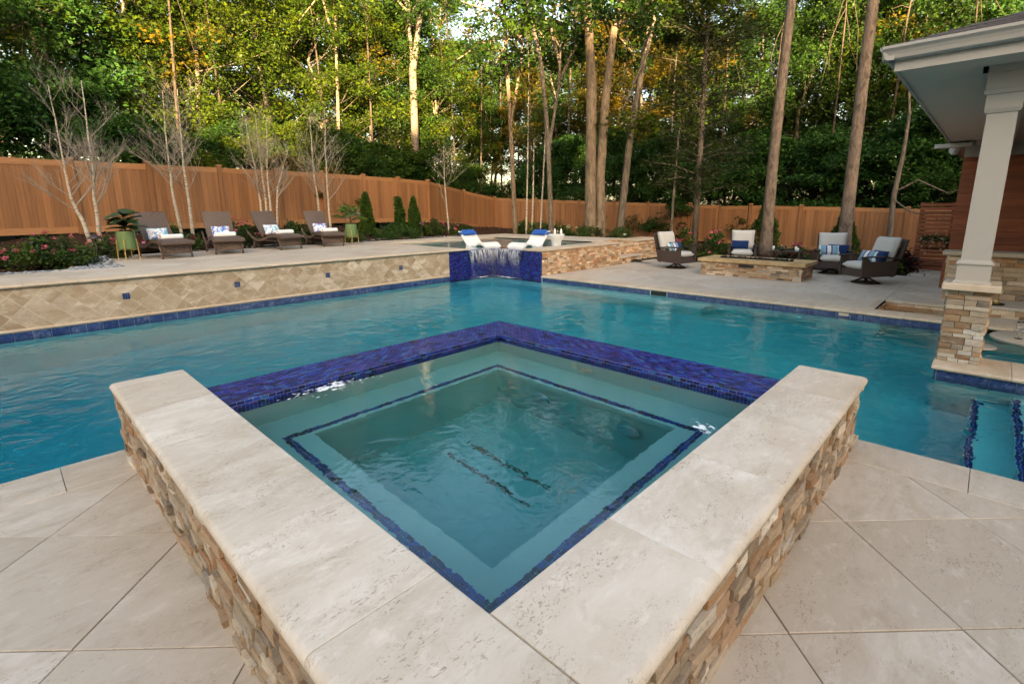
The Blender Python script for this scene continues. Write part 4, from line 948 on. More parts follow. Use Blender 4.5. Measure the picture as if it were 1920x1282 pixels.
for i, (x, y, a) in enumerate(spots):
    o = LOUNGE if i == 0 else copy_tree(LOUNGE)
    o.location = (x, y, DECK_R); o.rotation_euler = (0, 0, R(a)); o['label'] = lab[i]; o['group'] = 'wicker loungers on the raised terrace'
    M = Matrix.Translation((x, y, DECK_R)) @ Matrix.Rotation(R(a), 4, 'Z')
    p = M @ Vector(((-.07, -.02, -.07, -.06)[i], (.86, .84, .86, .86)[i], .515))
    pl = inst('pillow', cushion_mesh('pillow', MAT['flor%d' % (i+1)], .40, .29, .13, 10, 3.0, .12, i), None, p, (R(62), 0, R(a)+R((-6, 2, -6, -4)[i])))
    tag(pl, plab[i], 'pillow', 'floral pillows on the loungers')
    q = M @ Vector(((.10, .04, .16, .12)[i], (.62, .68, .62, .62)[i], .378+.065))
    tw = thing('rolled_towel', tlab[i], 'towel', q, R(a)+R((4, 3, 3, 4)[i]), 'rolled towels on the loungers'); tw.rotation_euler = (0, math.pi/2, R(a)+R((4, 3, 3, 4)[i]))
    inst('roll', TOW, tw); inst('edge_band', RIMT, tw)

def planter(x, y, label, sc_=1.0):
    t = thing('planter', label, 'planter', (x, y, DECK_R)); t.scale = (sc_,)*3
    MB().lathe([(.0, .23), (.145, .23), (.158, .24), (.168, .60), (.166, .61), (.155, .61), (.150, .56), (.0, .55)], 36).build('pot', MAT['green_pot'], t, auto=True)
    MB().lathe([(.0, .548), (.150, .56), (.0, .575)], 20).build('soil', MAT['mulch'], t)
    for k in range(4):
        a = R(45+20+90*k); c, s_ = math.cos(a), math.sin(a)
        MB().tube([(c*.195, s_*.195, 0), (c*.176, s_*.176, .44)], .0105, 6).build('leg', MAT['gold'], t)
    MB().box((0, 0, .222), (.33, .018, .014), Matrix.Rotation(R(65), 3, 'Z')).build('crossbar', MAT['gold'], t); MB().box((0, 0, .2195), (.33, .018, .014), Matrix.Rotation(R(155), 3, 'Z')).build('crossbar', MAT['gold'], t)
    return t
planter(1.97, 13.30, 'sage green pot on brass legs at the end of the lounger row beside the roses'); planter(7.52, 13.95, 'sage green pot on brass legs holding the small palm')

def big_leaf(L, Wd, droop, fold=.25, seed=0, mat=None):
    r_ = random.Random(seed); mb = MB(); nu, nv = 7, 4
    def f(u, v):
        w_ = Wd*(math.sin(math.pi*min(1, u*.93+.05))**.75)*(1+.15*math.sin(6*u)); s_ = (v-.5)*2
        return (s_*w_/2, u*L, -droop*u*u*L+abs(s_)*fold*w_*.5+.012*math.sin(9*u)*abs(s_))
    mb.grid(f, nu, nv); me = mb.mesh('leaf', mat or MAT['fig'], True, fix=False); return me
fg = thing('fiddle_leaf_plant', 'dark glossy plant with broad leaves in the green pot', 'plant', (1.97, 13.30, DECK_R+.56))
MB().tube([(0, 0, 0), (.02, .01, .2), (.0, .02, .42)], [.014, .012, .008], 7).build('stem', MAT['bark_dark'], fg, smooth=True)
r_ = random.Random(4); LF = [big_leaf(.36, .25, .30, .2, k) for k in range(3)]
for k in range(20):
    a = k*2.4+r_.uniform(-.3, .3); z = .06+.36*(k/20); el = R(r_.uniform(-8, 42))
    inst('leaf', r_.choice(LF), fg, (0.01, .015, z), (el, r_.uniform(-.3, .3), a), (r_.uniform(.8, 1.2),)*3)

# ------------------------------------------------------------------ leaf clouds
def leaf_mesh(name, P, L, mat, seed=0, aspect=.55, upb=.6, axis=None, tint=None, droop=-.15):
    g_ = np.random.default_rng(seed); n = len(P); P = np.asarray(P, float)
    d = g_.normal(size=(n, 3)); d[:, 2] = d[:, 2]*.55+droop
    if axis is not None: d = d*.45+axis
    d /= np.linalg.norm(d, axis=1)[:, None]
    nn = g_.normal(size=(n, 3)); nn[:, 2] = np.abs(nn[:, 2])+upb; sd_ = np.cross(d, nn); sd_ /= np.linalg.norm(sd_, axis=1)[:, None]+1e-9
    nr = np.cross(sd_, d); L = np.broadcast_to(L, (n,))*g_.uniform(.55, 1.5, n); L = L[:, None]; W = L*aspect
    V = np.empty((n, 4, 3)); V[:, 0] = P; V[:, 1] = P+d*L*.48+sd_*W*.5+nr*L*.06; V[:, 2] = P+d*L-nr*L*.08; V[:, 3] = P+d*L*.48-sd_*W*.5+nr*L*.06
    me = bpy.data.meshes.new(name); me.vertices.add(n*4); me.vertices.foreach_set("co", V.reshape(-1).astype(np.float32))
    me.loops.add(n*4); me.loops.foreach_set("vertex_index", np.arange(n*4, dtype=np.int32)); me.polygons.add(n)
    me.polygons.foreach_set("loop_start", np.arange(0, n*4, 4, dtype=np.int32)); me.polygons.foreach_set("loop_total", np.full(n, 4, np.int32))
    if tint is None: tint = g_.uniform(0, 1, n)
    a = me.attributes.new("tint", 'FLOAT', 'POINT'); a.data.foreach_set("value", np.repeat(np.clip(tint, 0, 1), 4).astype(np.float32))
    me.materials.append(mat); me.update(); me.validate(); return me
def clump_points(C, rad, n, g_, flat=.6):
    """n leaves round each clump centre; returns points and a tint that follows the clump"""
    P = []; T = []
    for (c, r_) in zip(C, rad):
        q = g_.normal(size=(n, 3)); q /= np.linalg.norm(q, axis=1)[:, None]; q *= (g_.uniform(0, 1, n)**.45)[:, None]*r_; q[:, 2] *= flat
        P.append(np.asarray(c)+q); T.append(np.clip(g_.uniform(.1, .75)+g_.normal(0, .2, n), 0, 1))
    return np.concatenate(P), np.concatenate(T)

def tree_proto(seed, H_, rad, zlo, nc, nl, leaf, cr=(.5, 1.1), trunk_r=.2, bark='bark_grey', prof=.7, limbs=.4, topfill=True, flat=.6, lean=0.0, aspect=.55):
    g_ = np.random.default_rng(seed); r_ = random.Random(seed); C = []; Rr = []
    tp = [(r_.gauss(0, .12)*k+lean*k, r_.gauss(0, .12)*k, H_*.93*k/6) for k in range(7)]
    def tpos(z):
        k = min(5.999, max(0, z/(H_*.93)*6)); i = int(k); return Vector(tp[i]).lerp(Vector(tp[i+1]), k-i)
    mb = MB(); mb.tube([(tp[0][0], tp[0][1], -.4)]+tp, [trunk_r*1.35]+[trunk_r*(1.12-.95*k/6) for k in range(7)], 9)
    for i in range(nc):
        t_ = r_.random()**.9; z = zlo+(H_-zlo)*t_; Rz = rad*(max(.05, math.sin(math.pi*min(.97, (t_*.82+.16)**prof)))**.7)
        a = r_.uniform(0, 2*math.pi); q = Rz*math.sqrt(r_.uniform(.08, 1)); c = tpos(z)+Vector((q*math.cos(a), q*math.sin(a), 0)); C.append(tuple(c)); Rr.append(r_.uniform(*cr))
        if r_.random() < limbs:
            s_ = tpos(max(.3, z-q*r_.uniform(.3, .8))); m_ = s_.lerp(c, .5)+Vector((r_.gauss(0, .12), r_.gauss(0, .12), -.12*q*.3))
            b = trunk_r*r_.uniform(.12, .26); mb.tube([s_, m_, c], [b, b*.7, b*.25], 5, False)
    P, T = clump_points(C, Rr, nl, g_, flat)
    return mb, P, T
def tree_kind(seed, leaf, mat, bark, aspect=.55, **kw):
    mb, P, T = tree_proto(seed, leaf=leaf, **kw); return mb.mesh('trunk', MAT[bark], True, fix=False), leaf_mesh('crown', P, leaf, MAT[mat], seed, aspect, tint=T)
def put_tree(kind, name, label, x, y, rz, s_, group, cat='tree', sz=None, z=None):
    t = thing(name, label, cat, (x, y, gz(x, y)-.1 if z is None else z), rz, group); t.scale = (s_, s_, sz or s_)
    inst('trunk', kind[0], t); inst('crown', kind[1], t); return t

# ------------------------------------------------------------------ fire pit and swivel chairs
fp = thing('fire_pit', 'long rectangular stone fire pit with a honey-coloured cap and black lava rock', 'fire pit')
FX0, FX1, FY0, FY1 = 12.52, 13.50, 2.98, 5.30
boxo('core', MAT['mortar'], fp, FX0+.03, FX1-.03, FY0+.03, FY1-.03, -.01, .33); j = MB()
for a, b, o_, sd_ in (((FX0+.025, FY1, 0), (FX0+.025, FY0, 0), (-1, 0, 0), 51), ((FX0, FY0+.025, 0), (FX1, FY0+.025, 0), (0, -1, 0), 52), ((FX1, FY1-.025, 0), (FX0, FY1-.025, 0), (0, 1, 0), 53), ((FX1-.025, FY0, 0), (FX1-.025, FY1, 0), (1, 0, 0), 54)):
    stone_face(fp, ST, a, b, o_, 0, .335, .05, .07, .24, sd_, .028, j)
tag(j.build('stone_cladding', MAT['ledger_far'], fp, fix=False), kind='stuff')
cx = (FX0+FX1)/2
for x0, x1, y0, y1 in ((FX0-.07, cx-.15, FY0-.07, FY1+.07), (cx+.15, FX1+.07, FY0-.07, FY1+.07), (cx-.148, cx+.148, FY0-.07, 3.30), (cx-.148, cx+.148, 4.98, FY1+.07)): MB().bb(x0, x1, y0, y1, .334, .415).build('cap_slab', MAT['cap_gold'], fp, bevel=.012)
boxo('burner_tray', MAT['black'], fp, cx-.15, cx+.15, 3.30, 4.98, .33, .38)
boxo('vent', MAT['black'], fp, FX0-.022, FX0+.02, 4.02, 4.36, .245, .30)
def rocks(name, mat, pts, sizes, seed, parent=None, flat=.6):
    r_ = random.Random(seed); mb = MB()
    phi = (1+5**.5)/2
    IV = [Vector(v).normalized() for v in ((-1,phi,0),(1,phi,0),(-1,-phi,0),(1,-phi,0),(0,-1,phi),(0,1,phi),(0,-1,-phi),(0,1,-phi),(phi,0,-1),(phi,0,1),(-phi,0,-1),(-phi,0,1))]
    IF = [(0,11,5),(0,5,1),(0,1,7),(0,7,10),(0,10,11),(1,5,9),(5,11,4),(11,10,2),(10,7,6),(7,1,8),(3,9,4),(3,4,2),(3,2,6),(3,6,8),(3,8,9),(4,9,5),(2,4,11),(6,2,10),(8,6,7),(9,8,1)]
    for p, s_ in zip(pts, sizes):
        M = Matrix.Rotation(r_.uniform(0, 6.3), 3, 'Z') @ Matrix.Rotation(r_.uniform(-.3, .3), 3, 'X') @ Matrix.Diagonal((1, r_.uniform(.6, .95), flat))
        mb.add([Vector(p)+M @ (v*s_*r_.uniform(.85, 1.12)) for v in IV], IF)
    return mb.build(name, mat, parent, smooth=True, fix=False)
r_ = random.Random(6); pts = [(cx+r_.uniform(-.125, .125), r_.uniform(3.33, 4.95), .412+r_.uniform(-.01, .025)) for _ in range(330)]
tag(rocks('lava_rock', MAT['lava'], pts, [r_.uniform(.018, .036) for _ in pts], 1, fp, .8), kind='stuff')

SEATC = cushion_mesh('seat_cushion', MAT['cream'], .58, .62, .17, 10, 8, .55, 1); BACKC = cushion_mesh('back_cushion', MAT['cream'], .62, .60, .20, 10, 8, .5, 2)
def swivel_chair():
    t = thing('swivel_chair', 'x', 'chair')
    bs = empty('base'); bs.parent = t
    MB().lathe([(.245, 0), (.275, 0), (.278, .014), (.262, .024), (.245, .016)], 36).build('ring', MAT['bronze'], bs, smooth=True, fix=False)
    for k in range(4):
        a = R(45+90*k); c, s_ = math.cos(a), math.sin(a)
        MB().tube([(c*.262, s_*.262, .014), (c*.18, s_*.18, .045), (c*.07, s_*.07, .10), (c*.02, s_*.02, .125)], [.013, .018, .022, .024], 6).build('spoke', MAT['bronze'], bs, smooth=True)
    MB().lathe([(.06, .09), (.06, .13), (.10, .15), (.10, .20)], 18).build('hub', MAT['bronze'], bs, smooth=True)
    MB().bb(-.31, .31, -.34, .34, .185, .205).build('seat_frame', MAT['wick_dk'], t)
    MB().add([(-.31,-.37,.16),(.31,-.37,.16),(.31,-.34,.16),(-.31,-.34,.16),(-.31,-.36,.315),(.31,-.36,.315),(.31,-.33,.315),(-.31,-.33,.315)], [(0,3,2,1),(4,5,6,7),(0,1,5,4),(1,2,6,5),(2,3,7,6),(3,0,4,7)]).build('front_skirt', MAT['wick_dk'], t, bevel=.006)
    MB().bb(-.31, .31, .34, .37, .16, .34).build('rear_skirt', MAT['wick_dk'], t)
    for s_ in (-1, 1):
        sp_ = MB(); x0, x1 = s_*.315, s_*.365
        pr = [(-.385, .16), (.37, .19), (.40, .52), (.10, .50), (-.22, .50), (-.28, .575), (-.385, .58)]
        n = len(pr); sp_.add([(x0, y, z) for y, z in pr]+[(x1, y, z) for y, z in pr], [tuple(range(n)), tuple(reversed(range(n, 2*n)))]+[(i, n+i, n+(i+1) % n, (i+1) % n) for i in range(n)])
        sp_.build('side_panel', MAT['wick_dk'], t)
        mb = MB(); ap = [(-.42, .592), (-.2, .605), (.1, .598), (.36, .57), (.46, .56)]; vs_ = []
        for y, z in ap: vs_ += [(s_*.295, y, z-.016), (s_*.39, y, z-.016), (s_*.39, y, z+.014), (s_*.295, y, z+.014)]
        fs = [(0, 1, 2, 3), (19, 18, 17, 16)]
        for i in range(4):
            for k in range(4): fs.append((4*i+k, 4*i+(k+1) % 4, 4*i+4+(k+1) % 4, 4*i+4+k))
        mb.add(vs_, fs).build('armrest', MAT['bronze'], t, bevel=.008)
    Mb = Matrix.Rotation(R(-17), 3, 'X')
    MB().box((0, .475, .60), (.66, .035, .76), Mb).build('back_frame', MAT['wick_dk'], t, bevel=.01)
    inst('seat_cushion', SEATC, t, (0, -.06, .39)); inst('back_cushion', BACKC, t, (0, .345, .72), (R(90-17), 0, 0))
    return t
CH = swivel_chair()
def face(d): return math.atan2(d[0], -d[1])              # chair front is local -y
chs = [((13.36, 6.38), (-.19, -.98), 'wicker swivel chair in front of the stone retaining wall, facing along the fire pit'),
       ((15.15, 5.22), (-.94, -.34), 'wicker swivel chair with only a navy pillow, behind the fire pit beside the tree'),
       ((14.75, 2.86), (-.96, -.28), 'wicker swivel chair behind the end of the fire pit, beside the side table'),
       ((13.35, 1.90), (-.72, .69), 'wicker swivel chair seen in profile by the stepping stones, facing the fire pit')]
PN = cushion_mesh('pillow_navy', MAT['navy'], .46, .26, .13, 10, 3, .12, 5); PS = cushion_mesh('pillow_stripe', MAT['stripe'], .46, .26, .14, 10, 3, .12, 6)
plb = [('striped lumbar pillow on the chair before the stone wall', 'navy pillow tucked behind the striped one on the chair before the stone wall'), (None, 'navy lumbar pillow alone on the chair beside the tree'),
       ('striped lumbar pillow on the chair beside the side table', 'navy pillow on the chair beside the side table'), ('striped lumbar pillow on the chair seen in profile', 'navy pillow on the chair seen in profile')]
for i, ((x, y), d, lb_) in enumerate(chs):
    o = CH if i == 0 else copy_tree(CH); a = face(d)
    o.location = (x, y, 0); o.rotation_euler = (0, 0, a); o['label'] = lb_; o['group'] = 'swivel chairs round the fire pit'
    M = Matrix.Translation((x, y, 0)) @ Matrix.Rotation(a, 4, 'Z')
    if plb[i][0]: tag(inst('pillow', PS, None, M @ Vector((-.08, .06, .585)), (R(64), 0, a+.1)), plb[i][0], 'pillow', 'striped pillows on the swivel chairs')
    off = (.12, .13, .60) if plb[i][0] else (-.07, .10, .60)
    tag(inst('pillow', PN, None, M @ Vector(off), (R(66), 0, a-.08)), plb[i][1], 'pillow', 'navy pillows on the swivel chairs')

sdt = thing('side_table', 'dark rectangular side table with drinks between two swivel chairs', 'table', (15.45, 4.12, 0), R(6))
MB().bb(-.28, .28, -.40, .40, .44, .475).build('tabletop', MAT['bronze'], sdt, bevel=.006)
for sx in (-.24, .24):
    for sy in (-.35, .35): MB().bb(sx-.022, sx+.022, sy-.022, sy+.022, 0, .44).build('leg', MAT['bronze'], sdt)
def cup(x, y, lab, mat='whiteplastic', r_=.032, h=.12): tag(MB().lathe([(r_*.85, 0), (r_, h*.5), (r_, h), (r_*.85, h), (r_*.8, h*.1), (0, h*.08)], 16).build('cup', MAT[mat], smooth=True, loc=(x, y, .475), fix=False), lab, 'cup')
cup(15.30, 4.42, 'slim white cup on the corner of the side table beside the tree'); cup(15.35, 3.86, 'white tumbler on the side table, taller of two'); cup(15.28, 3.80, 'short white tumbler on the side table', h=.085)
gb = thing('glass_bowl', 'round glass bowl of lemons and limes on the side table', 'bowl', (15.35, 4.20, .475))
MB().lathe([(.05, 0), (.09, .03), (.11, .08), (.10, .13), (.092, .13), (.10, .08), (.08, .035), (0, .012)], 22).build('bowl', MAT['glass'], gb, smooth=True, fix=False)
r_ = random.Random(12); LEM = m_plain('lemon_skin', (.68, .55, .07), .4, .4)
for k in range(7): rocks('lemon', LEM if k % 2 else MAT['lime'], [(r_.uniform(-.045, .045), r_.uniform(-.045, .045), .05+.02*(k % 4))], [.034], k, gb, .95)

# ------------------------------------------------------------------ things on the tanning ledge
def ledge_lounger():
    t = thing('ledge_lounger', 'x', 'pool lounger')
    pr = [(0, .26), (.06, .36), (.14, .44), (.24, .475), (.36, .465), (.48, .41), (.60, .36), (.72, .34), (.83, .38), (.95, .50), (1.10, .68), (1.22, .83)]
    pr = [(y, z*.84) for y, z in pr]
    bt = [(1.17, .78), (1.02, .58), (.90, .40), (.84, .18), (.80, 0), (.60, 0), (.55, .25), (.42, .37), (.28, .41), (.16, .36), (.08, .22), (.05, 0), (.0, 0)]
    bt = [(y, z*.84) for y, z in bt]
    q = pr+bt; n = len(q); mb = MB()
    mb.add([(-.31, y, z) for y, z in q]+[(.31, y, z) for y, z in q], [tuple(range(n)), tuple(reversed(range(n, 2*n)))]+[(i, n+i, n+(i+1) % n, (i+1) % n) for i in range(n)])
    mb.build('shell', MAT['whiteplastic'], t, bevel=.012)
    hp = empty('head_cushion', (0, 1.10, .66), 0); hp.parent = t; hp.rotation_euler = (R(50), 0, 0)
    inst('pad', cushion_mesh('pad', MAT['bluepad'], .50, .19, .09, 8, 4, .3, 8), hp)
    for s_ in (-1, 1): MB().bb(s_*.285-.04, s_*.285+.04, -.05, .05, -.05, -.03).build('strap', MAT['bluepad'], hp)
    return t
LL = ledge_lounger()
for i, (x, y, d, lb_) in enumerate(((9.98, 10.30, (0, -1), 'white moulded lounger in the shallow ledge, its foot towards the stone wall side'), (10.12, 9.66, (-1, 0), 'white moulded lounger in the shallow ledge, its foot towards the tiled wall side'))):
    o = LL if i == 0 else copy_tree(LL); o.location = (x, y, .34); o.rotation_euler = (0, 0, math.atan2(d[0], -d[1])); o['label'] = lb_; o['group'] = 'white loungers in the tanning ledge'
pt = thing('ledge_table', 'white hourglass-shaped side table standing in the tanning ledge', 'table', (11.35, 9.12, .34))
MB().lathe([(.0, 0), (.17, 0), (.175, .02), (.13, .25), (.14, .38), (.20, .50), (.235, .57), (.24, .60), (.225, .612), (.0, .612)], 36).build('pedestal', MAT['whiteplastic'], pt, auto=True)
for dx, dy, lb_ in ((.07, .12, 'white bottle on the ledge table, towards the loungers'), (.05, -.13, 'white bottle on the ledge table, towards the stone wall')):
    tag(MB().lathe([(.0, 0), (.03, 0), (.032, .03), (.032, .10), (.02, .13), (.018, .16), (.0, .16)], 16).build('bottle', MAT['whiteplastic'], smooth=True, loc=(11.35+dx, 9.12+dy, .34+.611)), lb_, 'bottle')

def path_lamp(x, y, z, lab):
    t = thing('path_lamp', lab, 'lamp', (x, y, z)); MB().tube([(0, 0, -.05), (0, 0, .50)], .012, 8).build('stake', MAT['bronze'], t, smooth=True)
    MB().lathe([(.035, .47), (.13, .455), (.135, .465), (.06, .52), (.015, .56), (0, .565)], 20).build('hood', MAT['bronze'], t, smooth=True)
path_lamp(1.45, 13.25, .68, 'bronze path lamp in the grey pebbles beside the birch'); path_lamp(11.2, 15.5, .7, 'bronze path lamp standing in the mulch beside the rounded green shrub')

# ------------------------------------------------------------------ shrubs, roses, conifers, potted palm
def shrub(name, label, x, y, rx, ry, h, leaf, mat, nc, nl, seed, blossom=None, nb=0, bs=.05, bsd=None, z=None, cat='shrub', group=None, aspect=.55, cr=.2):
    z = gz(x, y) if z is None else z; g_ = np.random.default_rng(seed); r_ = random.Random(seed)
    t = thing(name, label, cat, (x, y, z-.02), 0, group); C = []; Rr = []; mb = MB()
    for i in range(nc):
        a = r_.uniform(0, 6.28); q = math.sqrt(r_.random()); zz = h*(1-.75*q*q)*r_.uniform(.35, 1.0)
        c = (rx*q*math.cos(a), ry*q*math.sin(a), max(.05, zz)); C.append(c); Rr.append(cr*r_.uniform(.7, 1.2))
        if i % 2 == 0: mb.tube([(c[0]*.15, c[1]*.15, 0), (c[0]*.6, c[1]*.6, c[2]*.6), c], [.012, .008, .004], 4, False)
    mb.build('stem', MAT['bark_dark'], t, fix=False); P, T = clump_points(C, Rr, nl, g_, .85)
    inst('foliage', leaf_mesh('foliage', P, leaf, MAT[mat], seed, aspect, tint=T), t)
    if blossom:
        bm_ = []
        for k in range(nb):
            c = C[r_.randrange(nc)]; rr_ = Vector((r_.gauss(0, 1), r_.gauss(0, 1), abs(r_.gauss(.7, .6)))).normalized(); out = Vector((c[0]*.4-.3*x/20, c[1]*.4-.3, .4))
            bm_.append(Vector(c)+(rr_*.6+out*.3).normalized()*cr*1.05)
        Pb = np.array([np.array(b)+g_.normal(0, bs*.32, 3) for b in bm_ for _ in range(12)]); inst('blossom', leaf_mesh('blossom', Pb, bs, MAT[blossom], seed+1, .85), t)
    return t
shrub('rose_bush', 'spreading pink rose bush beside the grey river pebbles', .50, 12.75, .85, .42, .55, .065, 'shrub', 46, 120, 1, 'pink', 28, .038)
shrub('rose_bush', 'small pink rose bush between the birch and the green pot', 1.75, 14.15, .30, .3, .48, .06, 'shrub', 16, 90, 2, 'pink', 18, .036)
shrub('shrub', 'loose green and bronze shrub behind the first lounger', 3.30, 15.5, .62, .4, .62, .06, 'shrub', 30, 110, 3, 'pink', 4, .07)
shrub('rose_bush', 'rose bush with a cluster of pale pink blooms between the second and third loungers', 4.85, 15.35, .5, .4, .72, .06, 'shrub', 28, 110, 4, 'pink', 20, .05)
shrub('shrub', 'broad dark green shrub between the third and fourth loungers', 6.35, 15.45, .75, .45, .62, .06, 'shrub', 36, 120, 5)
shrub('shrub', 'low dark green shrub behind the potted palm', 8.15, 15.25, .5, .4, .42, .06, 'shrub', 22, 110, 6)
shrub('juniper', 'low spreading juniper in front of the pair of slim conifers', 10.05, 15.3, .85, .5, .42, .09, 'jun', 44, 140, 7, aspect=.22, cr=.22)
shrub('shrub', 'rounded green shrub with a few coral flowers beside the path lamp', 12.0, 16.0, .62, .5, .72, .06, 'shrub', 34, 120, 8, 'pink', 7, .06)
shrub('shrub', 'low rose shrub with scattered coral buds near the fence corner', 13.4, 15.75, .6, .45, .48, .06, 'shrub', 30, 110, 9, 'pink', 12, .05)
shrub('shrub', 'small glossy shrub with one white bloom at the foot of the thin trunks', 15.7, 14.4, .42, .42, .62, .06, 'shrub', 24, 120, 10, 'whitepetal', 2, .08)
shrub('shrub', 'bright green rounded shrub behind the white pool lounger', 15.75, 13.5, .5, .5, .72, .06, 'jun', 28, 130, 11, aspect=.5)
shrub('shrub', 'leafy shrub with a white tag behind the hourglass table', 15.75, 12.35, .55, .45, .66, .06, 'shrub', 28, 120, 12, 'whitepetal', 2, .09)
shrub('shrub', 'green shrub at the foot of the twin-trunked oak', 15.6, 11.0, .5, .4, .56, .06, 'shrub', 26, 120, 13, 'whitepetal', 2, .05)
shrub('shrub', 'small dark shrub with white buds at the foot of the leaning trunk', 16.1, 9.85, .5, .4, .46, .06, 'shrub', 24, 120, 14, 'whitepetal', 4, .06)
shrub('rose_bush', 'tall rose bush with magenta blooms between two swivel chairs', 16.05, 6.35, .62, .5, .92, .07, 'shrub', 34, 110, 15, 'pink', 18, .055)
shrub('rose_bush', 'narrow rose bush with one magenta bloom behind the chair before the stone wall', 16.4, 7.6, .3, .3, .98, .07, 'shrub', 16, 90, 16, 'pink', 5, .06)
shrub('shrub', 'low leafy shrub with red blooms under the side table', 16.2, 4.1, .5, .4, .62, .07, 'shrub', 22, 90, 17, 'pink', 8, .07)
shrub('coleus', 'burgundy-leaved plant with drooping leaves beside the cedar screen', 16.25, 1.72, .30, .30, .78, .13, 'burg', 26, 90, 18, cat='plant', aspect=.3, cr=.24)
shrub('potato_vine', 'lime green trailing plant under the burgundy leaves', 16.05, 1.75, .26, .26, .30, .08, 'lime', 16, 90, 19, cat='plant', cr=.14)
hb = thing('hanging_planter', 'wooden box of trailing greenery and white flowers hung on the cedar screen', 'planter', (SX-.11, 1.05, .62))
MB().bb(-.09, .095, -.24, .24, 0, .16).build('box', MAT['cedar'], hb, bevel=.006); g_ = np.random.default_rng(77)
P = np.stack([g_.normal(-.04, .06, 900), g_.uniform(-.30, .28, 900), g_.normal(.17, .09, 900)], 1); inst('foliage', leaf_mesh('foliage', P, .05, MAT['shrub'], 77), hb)
Pb = np.repeat(np.stack([g_.normal(-.12, .03, 26), g_.uniform(-.3, .28, 26), g_.normal(.15, .10, 26)], 1), 6, 0)+g_.normal(0, .008, (156, 3)); inst('blossom', leaf_mesh('blossom', Pb, .026, MAT['whitepetal'], 78, .9), hb)

def conifer(label, x, y, h, r0, seed, n=5200, mat='arb', notch=False):
    g_ = np.random.default_rng(seed); z = gz(x, y); t = thing('conifer', label, 'conifer', (x, y, z-.03))
    MB().tube([(0, 0, 0), (0, 0, h*.85)], [.03, .01], 6).build('trunk', MAT['bark_dark'], t)
    u = g_.uniform(0.02, 1, n)**.85; rr_ = r0*(1-u)**.62*np.minimum(1, .55+u*3)*(1+.10*np.sin(9*u+seed)+.06*np.sin(23*u)); a = g_.uniform(0, 6.283, n); q = np.sqrt(g_.uniform(.45, 1, n))*rr_*(1+.12*np.sin(3*a+7*u))
    P = np.stack([q*np.cos(a), q*np.sin(a), u*h*.97+g_.normal(0, .02, n)], 1)
    if notch: P = np.concatenate([P, np.stack([-.10+g_.normal(0, .03, 160), .10+g_.normal(0, .03, 160), h*.70+g_.uniform(0, .30*h, 160)], 1)]); a = np.concatenate([a, np.zeros(160)])
    ax = np.stack([np.cos(a)*.45, np.sin(a)*.45, np.ones(len(a))*.9], 1); inst('crown', leaf_mesh('crown', P, .085, MAT[mat], seed, .34, .1, ax, droop=.1), t)
conifer('slim cone-shaped arborvitae beside the potted palm', 9.3, 16.1, 1.52, .30, 1); conifer('ragged-topped arborvitae, slimmer of the close pair', 10.75, 16.2, 1.44, .25, 2, notch=True); conifer('dense smooth-sided arborvitae of the close pair', 11.15, 15.85, 1.50, .29, 3)
conifer('arborvitae half hidden behind the trunk at the fire pit', 19.2, 5.9, 1.72, .62, 4, 4200); conifer('arborvitae behind the tall trunk near the gate end of the fence', 21.2, 3.85, 1.62, .62, 5, 4200)

pm = thing('potted_palm', 'small bright green fan palm growing in the second green pot', 'plant', (7.52, 13.95, DECK_R+.56))
MB().tube([(0, 0, 0), (.01, 0, .14), (0, .01, .26)], [.035, .03, .02], 8).build('stem', MAT['bark_dark'], pm, smooth=True); r_ = random.Random(3)
for k in range(8):
    a = k*2.4; el = R(10+70*(k/8)); L = .22+.06*r_.random(); z = .20+.06*(k/8); dr = Vector((math.cos(a)*math.cos(el), math.sin(a)*math.cos(el), math.sin(el))); tip = dr*L
    fr = empty('frond', (0, 0, z)); fr.parent = pm; MB().tube([(0, 0, 0), tip], .005, 5).build('stalk', MAT['palm'], fr); P = []; ax = []
    sdv = dr.cross(Vector((0, 0, 1))).normalized(); upn = sdv.cross(dr)
    for m_ in range(15):
        b = R(-105+210*m_/14); P.append(tuple(tip)); ax.append(tuple((dr*math.cos(b)+sdv*math.sin(b)-Vector((0, 0, .25)))*3.0))
    inst('fan', leaf_mesh('fan', P, .25, MAT['palm'], k, .24, .4, np.array(ax)), fr)

# ------------------------------------------------------------------ pebbles and bark chips
r_ = random.Random(21); pts = []; sz = []
def addp(x, y, s_): pts.append((x, y, gz(x, y)+.012)); sz.append(s_)
for k in range(330):
    x = r_.uniform(-.6, 1.62); addp(x, 11.76+abs(r_.gauss(0, .07)), r_.uniform(.022, .055))
for k in range(330): u, v = r_.random(), r_.random(); addp(.9+.72*u, 11.8+1.9*v*(.25+.75*u), r_.uniform(.022, .055))
for k in range(560): x = r_.uniform(1.7, 14.8); addp(x, 14.98+.0*x+abs(r_.gauss(0, .07))+(.17 if x > 8.6 else 0), r_.uniform(.015, .042))
tag(rocks('river_pebble', MAT['pebble'], pts, sz, 5, None, .5), 'grey river pebbles edging the mulch beds', 'pebbles', kind='stuff')
g_ = np.random.default_rng(8); cp = []
while len(cp) < 9000:
    x, y = g_.uniform(-1, 23), g_.uniform(0, 20)
    if fence_in(x, y+.2) and not hard(x, y-.1) and not hard(x-.1, y): cp.append((x, y, gz(x, y)+.012))
me = leaf_mesh('bark_chip', np.array(cp), .07, MAT['chip'], 9, .35, 1.6, droop=.02); tag(inst('bark_chip', me), 'scattered reddish bark chips on the mulch', 'mulch', kind='stuff')

